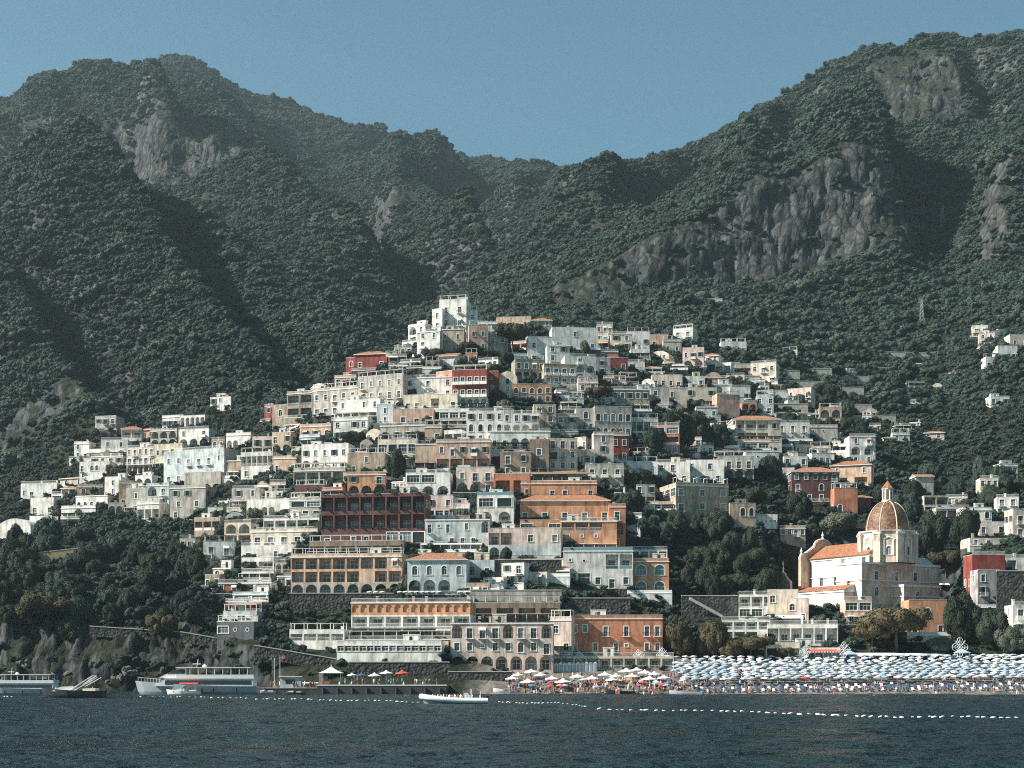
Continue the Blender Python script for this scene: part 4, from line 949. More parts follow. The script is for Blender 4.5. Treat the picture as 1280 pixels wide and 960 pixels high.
# smaller houses and terrace walls that fill the village fabric between the larger ones
RECTS = []
for ln in TABLE.strip().splitlines():
    f = ln.split('|'); a = [float(v) for v in f[0].split()]; RECTS.append((*a, f[5]))
SHORT = [('tall white hilltop house',566,400),('hilltop umbrella pine',641,425),('red villa on the ridge',464,450),('red balcony hotel',587,487),('slim dark red tower',614,484),('long salmon house',516,521),('white arcaded complex',630,530),
 ('dusty pink house',579,568),('brown stone tower',674,570),('orange palazzo',706,634),('dark red hotel',466,648),('long peach hotel',432,718),('tiled pale blue villa',546,716),('orange fanlight house',813,720),('crimson cube house',773,456),
 ('brick-red windowless block',910,505),('orange-roofed cream villa',946,535),('dark red palazzo',1020,604),('grand tan palazzo',878,632),('long light-blue hotel',242,581),('pink arcaded hotel',175,573),('tan arched tower',350,520),
 ('long grey hotel',476,490),('grey terraced hotel',767,528),('orange arched house',458,590),('white house with two tall arches',406,571),('slim cypress',74,640),('tall peach house on the left',160,618),('peach bungalow',395,540),('cream railed house',834,476)]
def relation(x, y):
    d = sorted(SHORT, key=lambda q: (q[1]-x)**2 + 2*(q[2]-y)**2); n, a, c = d[0]
    dx, dy = x-a, y-c
    h = 'left of' if dx < 0 else 'right of'
    v = ('above' if dy < 0 else 'below') if abs(dy) > 9 else ''
    if v and abs(dx) > 14: return v + ' and ' + h + ' the ' + n
    return (v or ('just ' + h)) + ' the ' + n
def infill(seed=77, count=178, poly=None, kmul=1.0, maxf=3, seen=set()):
    rr = random.Random(seed); poly = poly or [(340,540),(400,490),(505,440),(545,430),(660,415),(740,425),(850,430),(960,480),(1050,540),(1085,590),(1000,640),(930,650),(840,645),(790,660),(760,700),(700,740),(590,748),(420,748),(280,760),(235,690),(250,650),(200,660),(120,650),(40,660),(60,625),(130,570),(200,540),(280,560)]
    def inside(x, y):
        c = False
        for i in range(len(poly)):
            (x1,y1),(x2,y2) = poly[i], poly[i-1]
            if (y1 > y) != (y2 > y) and x < (x2-x1)*(y-y1)/(y2-y1) + x1: c = not c
        return c
    M = np.zeros((960,1400), bool)
    for a in RECTS: M[int(a[1]):int(a[3])+2, max(0,int(a[0])):int(a[2])] = True
    M[600:680, 845:1000] = True; M[590:760, 990:1180] = True
    n = 0; pal = ['white']*5 + ['cream']*5 + ['bluewhite'] + ['grey','tan','tan','palepink','palepink','palepink','lightblue','peach','peach','terracotta','olive','pink']
    words = dict(bluewhite='blue-white', lightblue='light-blue', palepink='pale-pink', terracotta='brick-coloured', olive='olive', pink='dusty-pink')
    tops = ['ww','wbw','www','aw','gg','w-w','bb','LL','AA','d-w']; tries = 0
    while n < count and tries < 30000:
        tries += 1; x, y = rr.uniform(20, 1270), rr.uniform(420, 748)
        if not inside(x, y): continue
        k = 1.0 + .5*(y-420)/330; k *= kmul; w = rr.uniform(11, 28)*k; nf = min(maxf, rr.choice([1,1,2,2,3])); h = nf*rr.uniform(10,13)*k
        x0, x1, y0 = int(x-w/2), int(x+w/2), int(y-h)
        if h > 1.25*w: continue
        if M[y0:int(y), max(0,x0):x1].mean() > .30: continue
        c = rr.choice(pal); rel = relation(x, y-h/2); roof = rr.choice(['f','f','f','fr','fr','fp','t','v' if nf == 1 else 'f'])
        rows = '/'.join(rr.choice(tops) for _ in range(nf)); cw = words.get(c, c)
        fl = ['low','two-storey','three-storey'][nf-1]; rw = {'f':'flat-roofed','fr':'railed-roof','fp':'pergola-topped','t':'tile-roofed','v':'vaulted'}[roof]
        lab = '%s %s %s house %s' % (fl, cw, rw, rel)
        if lab in seen: continue
        seen.add(lab); M[y0:int(y)+1, max(0,x0):x1] = True
        house(x-w/2, y-h, x+w/2, y, c, rows, roof, rr.uniform(-20, 14), lab, awn=rr.choice([None,None,None,'white','cream','skyblue','orange'])); n += 1
infill()
SHORT += [('long pale house on the terraces',917,435),('far white cluster on the right slope',1255,445),('tiny white terrace hut',1033,447)]
infill(78, 18, [(840,440),(960,420),(1100,425),(1200,460),(1180,560),(1100,570),(1000,500),(920,470)], .8, 1)
infill(79, 4, [(1220,420),(1290,400),(1290,480),(1225,470)], .75, 2)
infill(80, 5, [(1130,620),(1290,600),(1290,690),(1200,690),(1150,650)], .9, 2)
# ------------------------------------------------------------------ church
def church():
    Y = 432.0; loc = at(1077, 740, Y); root = empty('church', loc, R(-59))
    tag(root, 'white and pink church with a tiled majolica dome and lantern above the beach', 'church')
    W, PK, TN = plaster('render_church_white', (.86,.77,.70), .3), wall_mat('peach'), wall_mat('tan'); PP = plaster('render_church_pink', (.86,.60,.48), .3)
    st = Style(); st.rng = random.Random(5); st.rail = 'white'; st.awn = None; st.shut = False; st.arail = False
    def block(name, x0, x1, y0, y1, z0, z1, fr, rt, mf, mr=None, cap=True, lf=None):
        b = MB(); sink = []; mr = mr or mf
        def lv(rows): r = list(reversed(rows.split('/'))); return r, [z0 + (z1-z0)*i/len(r) for i in range(len(r)+1)]
        r, zs = lv(fr); facade(b, sink, (x0,y0,0), (1,0,0), (0,-1,0), 0, x1-x0, zs, r, [mf]*len(r), st)
        r, zs = lv(rt); facade(b, sink, (x1,y0,0), (0,1,0), (1,0,0), math.pi/2, y1-y0, zs, r, [mr]*len(r), st)
        b.face([(x0,y1,z0),(x0,y0,z0),(x0,y0,z1),(x0,y1,z1)], mf); b.face([(x1,y1,z0),(x0,y1,z0),(x0,y1,z1),(x1,y1,z1)], mf)
        b.face([(x0,y0,z1),(x1,y0,z1),(x1,y1,z1),(x0,y1,z1)], ROOFMAT)
        if cap:
            for q in ((x0-.3,x1+.3,y0-.3,y0-.003),(x1+.003,x1+.3,y0,y1+.3)):
                b.box(*q, z1-.5, z1+.12, TRIM); b.box(*q, z0+(z1-z0)*.66, z0+(z1-z0)*.66+.25, TRIM)
        o = b.obj(name, root)
        for nm, me, p, rz in sink:
            if isinstance(me, tuple): w = inst(nm, me[0], root, p, rz); inst('pane', me[1], w)
            else: inst(nm, me, root, p, rz)
        return o
    # nave, transept, apse side, aisle
    nv = block('nave', -27, -2, 5, 17, -6, 11.2, '-d-d-d--/--------', '-', W, TN)
    rb = MB(); rb.face([(-27.5,4.2,11.33),(-2,4.2,11.33),(-2,11,15.8),(-27.5,11,15.8)], TILE); rb.face([(-2,17.8,11.33),(-27.5,17.8,11.33),(-27.5,11,15.8),(-2,11,15.8)], TILE); rb.face([(-27.4,4.3,11.33),(-27.4,11,15.7),(-27.4,17.7,11.33)], W); rb.face([(-2.05,4.3,11.33),(-2.05,17.7,11.33),(-2.05,11,15.7)], TN)
    rb.obj('roof', root)
    block('transept', -10.5, 0, 0, 32, -7, 8.8, '-d-/---', '-d-d-d--/-a-a-a-s/--------', W, PP)
    block('aisle', -25, -3, -4, -.004, -14, .6, 'aaaa/----', '-', W, PP)
    ar = MB(); ar.face([(-25.4,-4.6,.75),(-2.6,-4.6,.75),(-2.6,-.02,2.4),(-25.4,-.02,2.4)], TILE); ar.face([(-2.7,-4.5,.73),(-2.7,-.02,.73),(-2.7,-.02,2.38)], W); ar.obj('aisle_roof', root)
    block('side_chapel', .004, 5, 12, 27, -8, 2.2, '-/-', '-a--/----', PP, PP)
    # buttress piers up to the drum
    for (x, y) in ((-9.6, .9), (-.9, .9)):
        q = MB(); q.box(x-.8, x+.8, y-.8, y+.8, 8.93, 10.2, TRIM); q.obj('pier_block', root)
    # lead vaults on the transept roof
    v = MB(); n = 10
    for (ya, yb) in ((21, 31),):
        pr = [(ya + (yb-ya)*i/n, 8.93 + 2.2*math.sin(math.pi*i/n)) for i in range(n+1)]; LM = simple('lead_sheet', (.46,.52,.56), .45, .2)
        for (a, za), (c, zc) in zip(pr, pr[1:]): v.face([(-9,a,za),(-1,a,za),(-1,c,zc),(-9,c,zc)], LM)
        v.face([(-1,a,z) for a, z in pr], LM); v.face([(-9,a,z) for a, z in reversed(pr)], LM)
    v.obj('vault_roof', root)
    # facade screen with a scrolled gable, seen from behind
    def gable(w, h0, h1):
        pts = [(-w/2,-8),(-w/2,h0)]
        for i in range(13):
            t = i/12; x = -w/2 + w/2*t*.62; z = h0 + (h1-h0)*(.62*t**2 + .10*math.sin(t*math.pi)); pts.append((x, z))
        for i in range(9): a = math.pi - math.pi*i/8; pts.append((w*.19*math.cos(a), h0 + (h1-h0)*(.62 + .38*math.sin(a))))
        for i in range(13):
            t = 1 - i/12; x = w/2 - w/2*t*.62; z = h0 + (h1-h0)*(.62*t**2 + .10*math.sin(t*math.pi)); pts.append((x, z))
        pts += [(w/2,h0),(w/2,-8)]
        out = [pts[0]]
        for p in pts[1:]:
            if abs(p[0]-out[-1][0]) + abs(p[1]-out[-1][1]) > 1e-4: out.append(p)
        return out
    g = MB(); o = gable(19, 12.2, 17.8); g2 = MB(); g2.prism(o, -.6, .6, PK)
    for i in range(1, len(o)-2):
        (x0,z0),(x1,z1) = o[i], o[i+1]; g2.rod((x0,0,z0+.1), (x1,0,z1+.1), .34, TRIM, 5)
    M = Matrix.Translation((-28.2, 11, 0)) @ Matrix.Rotation(math.pi/2, 4, 'Z'); g.add(g2, M); sc = g.obj('facade_gable', root)
    for (y, z) in ((11, 17.9), (2.2, 12.6), (19.8, 12.6)):
        q = MB(); q.lathe([(.0,2.6),(.18,1.9),(.45,1.3),(.18,.9),(.5,.3),(.5,0)], TRIM, 8, (-28.2, y, z)); q.obj('finial', sc)
    h = MB(); hp = gable(7.5, 4.5, 7.6); h2 = MB(); h2.prism(hp, -.4, .4, PK); h.add(h2, Matrix.Translation((-33, -1, 0)))
    hg = h.obj('side_gable', root); q = MB(); q.lathe([(0,3.6),(.15,1.6),(.4,1.2),(.2,.7),(.5,0)], TRIM, 8, (-33,-1,7.5)); q.obj('finial', hg)
    # drum, eight sided
    cx, cy, Rd, zb, zt = -4.0, 14.5, 8.6, 8.93, 18.2
    dm = MB(); cream = plaster('render_drum', (.76,.62,.51), .45); ang0 = math.radians(-22.5 - 12 + 59)
    V = [(cx + Rd*math.cos(ang0 + k*math.pi/4), cy + Rd*math.sin(ang0 + k*math.pi/4)) for k in range(8)]; sink = []
    for k in range(8):
        a, c = Vector((*V[k],0)), Vector((*V[(k+1)%8],0)); u = (c-a).normalized(); nn = Vector((u.y,-u.x,0)); wd = (c-a).length
        vis = (Matrix.Rotation(R(-59),3,'Z') @ nn).y < .2
        facade(dm, sink, a, u, nn, math.atan2(u.y,u.x), wd, [zb, zb+1.2, zt-1.3, zt], ['-', 'a' if vis else '-', '-'], [cream]*3, st)
        if vis:                                               # window surround with a small pediment
            m = (a+c)/2 + nn*.1; x = lambda t, z, d=.0: tuple(m + u*t + nn*d + Vector((0,0,z)))
            for s in (-1,1): dm.rod(x(s*1.35, zb+2.2), x(s*1.35, zt-2.6), .22, TRIM, 6)
            dm.rod(x(-1.7, zt-2.5), x(0, zt-1.7), .2, TRIM, 5); dm.rod(x(1.7, zt-2.5), x(0, zt-1.7), .2, TRIM, 5)
    dm.face([(x,y,zt) for x, y in V], ROOFMAT); do = dm.obj('drum', root)
    for nm, me, p, rz in sink: w = inst(nm, me[0], root, p, rz); inst('pane', me[1], w)
    for k in range(8):
        p = MB(); x, y = V[k]; a = ang0 + k*math.pi/4; Mx = Matrix.Translation((x - .3*math.cos(a), y - .3*math.sin(a), 0)) @ Matrix.Rotation(a, 4, 'Z')
        p.box(-.9, .75, -1.0, 1.0, zb+.003, zt-.9, cream, Mx); p.box(-1.0, .95, -1.2, 1.2, zt-.9, zt-.3, TRIM, Mx); p.obj('pilaster', do)
    cn = MB(); cn.lathe([(Rd*.9,zt-.25),(Rd*1.06,zt-.1),(Rd*1.08,zt+.25),(Rd*.9,zt+.4),(6.4,zt+.42)], TRIM, 8, (cx,cy,0), ang0, ang0+2*math.pi); cn.obj('cornice', root)
    # dome of glazed scales with ribs
    m, nt, bs = new_mat('majolica_scales'); tc = N(nt, 'ShaderNodeTexCoord')
    vz = N(nt, 'ShaderNodeTexVoronoi', Scale=2.2); nt.links.new(tc.outputs['Object'], vz.inputs['Vector'])
    sep = N(nt, 'ShaderNodeSeparateColor'); nt.links.new(vz.outputs['Color'], sep.inputs[0])
    r = ramp(nt, sep.outputs[0], [(0,(.09,.04,.024)),(.3,(.20,.095,.052)),(.6,(.085,.08,.04)),(.75,(.24,.14,.07)),(.9,(.17,.075,.04))]); r.color_ramp.interpolation = 'CONSTANT'
    nt.links.new(r.outputs[0], bs.inputs['Base Color']); bs.inputs['Roughness'].default_value = .6
    prof = [(6.55*math.cos(t)**.86, 9.0*math.sin(t)) for t in [math.pi/2*i/14 for i in range(14)]] + [(1.3, 8.95)]
    d = MB(); d.lathe([(r_, z + zt + .42) for r_, z in prof], m, 32, (cx,cy,0)); do2 = d.obj('dome', root, True)
    for k in range(8):
        rr = MB(); a = ang0 + k*math.pi/4
        for (r0,z0),(r1,z1) in zip(prof, prof[1:]): rr.rod((cx+r0*math.cos(a), cy+r0*math.sin(a), z0+zt+.42), (cx+r1*math.cos(a), cy+r1*math.sin(a), z1+zt+.42), .2, simple('rib_tiles', (.58,.47,.30), .5), 5)
        rr.obj('rib', do2)
    z = zt + 9.3; ln = MB(); ln.lathe([(1.75,z),(1.75,z+.5),(1.35,z+.5),(1.35,z+3.6),(1.75,z+3.7),(1.75,z+4.1),(0.05,z+6.2)], cream, 8, (cx,cy,0)); lo = ln.obj('lantern', root)
    for k in range(8):
        a = ang0 + (k+.5)*math.pi/4; p = MB(); Mx = Matrix.Translation((cx+1.27*math.cos(a), cy+1.27*math.sin(a), z+.8)) @ Matrix.Rotation(a, 4, 'Z'); p.box(-.05, .05, -.28, .28, 0, 2.3, GLASS[0], Mx); p.obj('pane', lo)
        p = MB(); a = ang0 + k*math.pi/4; p.rod((cx+1.5*math.cos(a), cy+1.5*math.sin(a), z+.5), (cx+1.5*math.cos(a), cy+1.5*math.sin(a), z+3.65), .2, TRIM, 6); p.obj('colonnette', lo)
    ct = MB(); ct.lathe([(1.9,z+4.12),(1.2,z+4.9),(.15,z+6.3)], TILE, 8, (cx,cy,0)); ct.obj('lantern_cap', lo)
    q = MB(); q.lathe([(0,.9),(.4,.65),(.55,.4),(.4,.12),(.1,0),(.1,-.5)], simple('bronze', (.25,.18,.09), .4, .8), 10, (cx,cy,z+6.6)); q.rod((cx,cy,z+7.4),(cx,cy,z+9),.06,IRON,5); q.rod((cx-.45,cy+.45,z+8.5),(cx+.45,cy-.45,z+8.5),.06,IRON,5); q.obj('ball_and_cross', lo)
    for (x, y, r) in ((-13,11,9),(-22,10,9),(-4,4,9),(-4,14,10),(-4,26,8),(-14,-2,6),(-22,-2,5)):
        p = root.matrix_basis @ Vector((x,y,0)) if False else Matrix.Translation(loc) @ Matrix.Rotation(R(-59),4,'Z') @ Vector((x,y,0)); BUILT.append((p.x, p.y, r))
church()

# ------------------------------------------------------------------ single trees
TREE = {}
def crown_kind(kind, v):
    k = (kind, v)
    if k in TREE: return TREE[k]
    if kind == 'pine':
        rr = random.Random(v); lob = [(.75*math.cos(a)*q, .75*math.sin(a)*q, .80 + rr.uniform(-.05,.07), rr.uniform(.30,.42)) for a, q in [(i*2.4, .25 + .75*((i%9)/8)**.5) for i in range(13)]]
        me = crown_mesh('crown', LEAF_PINE, v, lob, 6500, .042, .78, 1.0, .5, 3)
    elif kind == 'goldpine':
        rr = random.Random(v); lob = [(.7*math.cos(a)*q, .7*math.sin(a)*q, .74 + rr.uniform(-.10,.16), rr.uniform(.26,.40)) for a, q in [(i*2.4, .2 + .8*((i%11)/10)**.5) for i in range(15)]]
        me = crown_mesh('crown', LEAF_GOLD, v, lob, 6500, .042, .78, 1.0, .6, 3)
    elif kind == 'cypress': me = crown_mesh('crown', LEAF_DARK, v, [(0,0,.12+.09*i, .42 - .034*i) for i in range(10)], 4000, .05, .8, 1.0, .6)
    else:
        mat = dict(round=LEAF_DARK, gold=LEAF_GOLD, olive=LEAF_OLIVE, bush=LEAF)[kind]
        me = crown_mesh('crown', mat, v, rand_lobes(v, 11, .60, .28, .56, .22, .38), 7000, .042, .78, 1.0, .9, 3)
    TREE[k] = me; return me
def trunk_mesh(kind, v):
    k = ('trunk', kind, v)
    if k in TREE: return TREE[k]
    rr = random.Random(v); b = MB(); top = .74 if 'pine' in kind else .5
    b.rod((0,0,-.12), (.02,.01,top*.55), .05, BARK, 7, .036); b.rod((.02,.01,top*.54), (.0,.03,top), .036, BARK, 6, .02)
    for i in range(6):
        a = i*1.1 + rr.random(); q = rr.uniform(.25,.5); z = top*rr.uniform(.5,.85); b.rod((.015,.015,z), (q*math.cos(a), q*math.sin(a), z + rr.uniform(.12,.26)), .02, BARK, 5, .008)
    TREE[k] = b.mesh('trunk'); return TREE[k]
def tree(px, py, hp, wp, kind, label, group=None, name='tree', Y=None, cat='tree', var=None):
    Y = Y or hit(px, py); loc = at(px, py, Y); loc.z = max(loc.z, HC + (HZ-py)*Y/F); s = Y/F; v = var if var is not None else int(px*3 + py) % 4
    root = empty(name, loc, (px*1.7) % 6.28)
    t = inst('trunk', trunk_mesh(kind, v % 2), root, (0,0,0), 0, (wp*s*.5, wp*s*.5, hp*s)); c = inst('crown', crown_kind(kind, v), root, (0,0,0), 0, (wp*s*.5, wp*s*.5, hp*s*(.8 if kind != 'cypress' else 1.0)))
    tag(root, label, cat, group); return root
TREES = '''
641 447 50 46 pine|umbrella pine with two bare trunks on the hilltop below the peach house|umbrella_pine
496 603 46 30 round|dark conical evergreen right of the orange arched house|evergreen_tree
746 506 26 40 goldpine|sunlit flat-topped pine left of the olive arcaded hotel|umbrella_pine
845 562 56 54 round|big dark oak in the gully right of the terraced hotel
872 556 46 44 round|dark oak against the right side of the biggest gully oak
818 566 34 34 bush|small grey-green tree at the left foot of the gully oaks
897 562 36 40 round|broad dark tree below the brick-red block
668 0 0 0 skip|x
1046 668 30 54 olive|silvery olive tree between the church gable and the brick red cube house|olive_tree
1165 700 66 46 round|tall dark evergreen just right of the church drum|evergreen_tree
1182 722 40 46 goldpine|bronze-topped tree right of the church transept
1206 690 60 44 round|dark evergreen behind the dark red house at the right edge|evergreen_tree
1240 640 36 40 round|dark tree left of the pale pink house at the right edge
1121 818 70 98 goldpine|huge bronze pine in front of the orange house by the beach|beach_pine
1090 816 44 52 goldpine|lower bronze pine against the left side of the huge beach pine|beach_pine
1203 806 70 54 round|tall dark evergreen by the beach below the lilac-grey house|evergreen_tree
1236 808 52 50 round|dark evergreen right of the tall one by the beach|evergreen_tree
1262 815 36 52 olive|grey-green scrubby tree on the right beach end|olive_tree
1178 818 24 46 olive|low pale palm-like tree left of the tall beach evergreen
850 822 52 46 gold|bronze tree beside the right end of the red beach hotel
892 822 52 48 gold|second bronze tree, right of the one beside the red beach hotel
938 826 34 66 goldpine|leaning bronze pine with a bare trunk behind the beach umbrellas|beach_pine
912 824 30 40 gold|small bronze tree left of the leaning beach pine
975 826 20 40 gold|low bronze bush tree in front of the beach kiosk house
74 664 40 9 cypress|slim dark cypress among the white houses on the left|cypress
60 800 64 84 goldpine|large round tree with a bronze rim on the left headland cliff
88 802 30 40 gold|small bronze tree right of the large bronze-rimmed headland tree
196 796 32 34 gold|small bronze tree on the edge of the sea cliff
212 792 26 26 gold|smallest bronze tree beside the cliff-edge one
226 720 24 20 gold|rust coloured shrub tree under the tan glazed block
18 760 30 40 gold|bronze-tinged tree at the left edge of the frame
1016 672 20 24 round|small dark tree right of the low tan house
963 600 34 36 round|dark tree below the white house left of the dark red palazzo
1000 650 40 40 round|dark tree under the dark red palazzo
945 632 26 34 round|dark tree above the tan annex
790 645 36 40 bush|pale green tree right of the orange palazzo's arched tower
800 610 26 34 bush|grey-green tree left of the white terrace house behind the grand palazzo
655 720 20 44 bush|pale flowering bush under the beige loggia house
770 720 22 50 bush|leafy pergola vine below the white and blue apartment house
470 455 20 40 bush|grey-green bush right of the red villa
545 452 18 40 round|dark bush under the hilltop tower
588 448 22 40 round|dark bush below the faded pink hilltop house
400 565 20 30 bush|pale bush below the light blue house under the peach bungalow
440 555 18 34 round|dark bush in front of the blue-white house
'''
for ln in TREES.strip().splitlines():
    f = ln.split('|'); a = f[0].split()
    if a[4] == 'skip': continue
    tree(*[float(x) for x in a[:4]], a[4], f[1], name=f[2] if len(f) > 2 else 'tree')
def tree_belt(n, poly, hr, wr, kinds, label, group, seed, name='tree', tight=1.0):
    rr = random.Random(seed); xs = [p[0] for p in poly]; ys = [p[1] for p in poly]; k = 0
    def inside(x, y):
        c = False
        for i in range(len(poly)):
            (x1,y1),(x2,y2) = poly[i], poly[i-1]
            if (y1 > y) != (y2 > y) and x < (x2-x1)*(y-y1)/(y2-y1) + x1: c = not c
        return c
    tries = 0
    while k < n and tries < 4000:
        tries += 1; x, y = rr.uniform(min(xs), max(xs)), rr.uniform(min(ys), max(ys))
        if not inside(x, y): continue
        Yh = hit(x, y); X = (x-CX)*Yh/F
        if any((X-b[0])**2 + (Yh-b[1])**2 < (b[2]*tight+1)**2 for b in BUILT): continue
        tree(x, y, rr.uniform(*hr), rr.uniform(*wr), rr.choice(kinds), label, group, name=name, Y=Yh, var=rr.randrange(4)); k += 1
tree_belt(60, [(-5,690),(60,676),(150,690),(240,690),(262,740),(262,800),(150,785),(-5,785)], (22,42), (22,44), ['round','round','bush'], 'dark bushy tree in the wood covering the left headland', 'trees on the left headland', 1)
tree_belt(34, [(840,668),(905,664),(985,690),(978,740),(900,760),(850,750)], (22,40), (22,40), ['round'], 'dark tree filling the ravine left of the church', 'trees in the ravine', 2)
tree_belt(26, [(268,655),(300,690),(290,740),(250,740),(236,680)], (14,26), (14,26), ['bush','round','olive'], 'shrubby tree on the slope left of the terraced cliff houses', 'trees left of the cliff houses', 3)
tree_belt(40, [(780,600),(842,610),(842,665),(838,690),(790,690),(776,650)], (12,24), (14,28), ['bush','olive','round'], 'leafy garden tree between the orange palazzo and the grand tan palazzo', 'garden trees of the palazzi', 4)
tree_belt(24, [(1090,640),(1150,600),(1280,610),(1280,636),(1150,700)], (20,40), (20,38), ['round','bush'], 'dark tree on the slope behind the church', 'trees behind the church', 5)
tree_belt(30, [(850,470),(1080,500),(1080,575),(1040,570),(940,515),(900,480)], (12,22), (14,26), ['bush','round'], 'rounded tree on the terraces right of the village', 'trees on the right terraces', 6)
tree_belt(80, [(330,560),(450,480),(560,450),(740,440),(860,470),(960,540),(900,600),(780,660),(700,735),(420,742),(290,720),(310,640)], (11,22), (12,24), ['round','bush','olive','round','cypress'], 'small garden tree squeezed between the village houses', 'garden trees in the village', 7, tight=.55)
tree_belt(30, [(60,640),(120,590),(220,560),(330,560),(320,640),(200,660)], (10,18), (11,20), ['round','bush','olive'], 'small tree among the houses of the left quarter', 'trees in the left quarter', 8, tight=.6)
# ------------------------------------------------------------------ walls
def wall_thing(x0, y0, y1, _, x2, yb2, label, mat=None, thick=.7, name='retaining_wall', group=None, y3=None):
    """stone wall from column x0 (top y0, foot y1) to x2"""
    Y = hit((x0+x2)/2, max(y1, yb2)); b = MB(); s = Y/F; a = at(x0, y0, Y); c = at(x2, y3 if y3 is not None else y0, Y); m = mat or STONE
    fz = HC + (HZ-y1)*s - 1.6; fz2 = HC + (HZ-yb2)*s - 1.6; w = c.x - a.x
    o = empty(name, (a.x, Y, fz))
    b.v = [(0,0,0),(w,0,fz2-fz),(w,0,c.z-fz),(0,0,a.z-fz),(0,thick,0),(w,thick,fz2-fz),(w,thick,c.z-fz),(0,thick,a.z-fz)]
    k = b.mi(m)
    for f in ((0,1,2,3),(5,4,7,6),(3,2,6,7),(4,0,3,7),(1,5,6,2)): b.f.append(f); b.m.append(k)
    b.obj('masonry', o)
    for q_ in range(int(w/5)+1): BUILT.append((a.x + w*(q_+.5)/(int(w/5)+1), Y - 1.5, 3.2))
    cp = MB(); d = Vector((w,0,c.z-a.z)); q = a.z-fz; cp.v = [(0,-.12,q+.003),(w,-.12,q+d.z+.003),(w,thick+.1,q+d.z+.003),(0,thick+.1,q+.003),(0,-.12,q+.22),(w,-.12,q+d.z+.22),(w,thick+.1,q+d.z+.22),(0,thick+.1,q+.22)]
    k = cp.mi(simple('stone_coping', (.50,.48,.44), .9))
    for f in ((0,1,5,4),(1,2,6,5),(2,3,7,6),(3,0,4,7),(4,5,6,7),(0,3,2,1)): cp.f.append(f); cp.m.append(k)
    cp.obj('coping', o); tag(o, label, 'wall', group); return o
wall_thing(852, 745, 768, 0, 922, 770, 'tall dark rubble wall at the foot of the ravine, left of the glazed terrace restaurant')
def stair_parapet():
    Y = hit(884, 772) - .3; a, c = at(862, 748, Y), at(904, 771, Y); o = empty('stair_parapet', a); d = c - a; m = simple('stair_render', (.45,.43,.39), .9); b = MB()
    b.v = [(0,-.9,-.55),(d.x,-.9,d.z-.55),(d.x,-.9,d.z+.35),(0,-.9,.35),(0,0,-.55),(d.x,0,d.z-.55),(d.x,0,d.z+.35),(0,0,.35)]; k = b.mi(m)
    for f in ((0,1,2,3),(5,4,7,6),(3,2,6,7),(4,5,1,0),(4,0,3,7),(1,5,6,2)): b.f.append(f); b.m.append(k)
    b.obj('masonry', o); tag(o, 'pale sloping stair parapet on the face of the dark rubble wall', 'wall')
stair_parapet()
wall_thing(617, 700, 722, 0, 702, 722, 'dark retaining wall with niches under the beige loggia house')
wall_thing(588, 738, 754, 0, 702, 754, 'grey retaining wall above the dark covered terrace restaurant', wall_mat('grey'))
wall_thing(704, 748, 770, 0, 788, 770, 'rubble terrace wall under the white and blue apartment house')
wall_thing(361, 742, 762, 0, 492, 762, 'rubble terrace wall below the long peach hotel')
wall_thing(436, 828, 842, 0, 562, 846, 'dark sea wall under the long restaurant gallery', STONE)
wall_thing(560, 840, 849, 0, 640, 850, 'dark low sea wall in front of the beige pink hotel')
wall_thing(318, 807, 813, 0, 420, 833, 'sloping coast path wall left of the long restaurant gallery', y3=824)
wall_thing(225, 790, 795, 0, 318, 811, 'pale coast path wall along the top of the sea cliff', y3=806)
wall_thing(112, 783, 788, 0, 225, 795, 'stone path wall between the bronze headland trees', y3=790)
wall_thing(40, 678, 686, 0, 112, 678, 'ochre garden terrace wall below the white houses on the left', simple('ochre_earth', (.34,.25,.15), .95), y3=668)
wall_thing(38, 692, 700, 0, 112, 692, 'lower ochre garden terrace wall on the left headland', simple('ochre_earth', (.34,.25,.15), .95), y3=684)
wall_thing(1246, 714, 770, 0, 1300, 770, 'rough rock-faced wall under the white balustraded terrace at the right edge')
for i, (x0, x1, y) in enumerate([(868,905,452),(905,960,456),(940,1000,463),(985,1040,462),(900,950,470),(960,1030,476),(1000,1080,485),(930,985,488),(1040,1100,470),(880,930,497),(955,1010,505),(1030,1090,505),(1060,1120,520),(1090,1150,460),(1100,1170,440)]):
    wall_thing(x0, y, y+6, 0, x1, y+7, 'low pale dry stone terrace wall on the wooded right hillside', thick=.5, name='terrace_wall', group='dry stone terraces on the right hillside', y3=y+(i%3)-1, mat=simple('limestone', (.36,.35,.31), .95, var=.3))
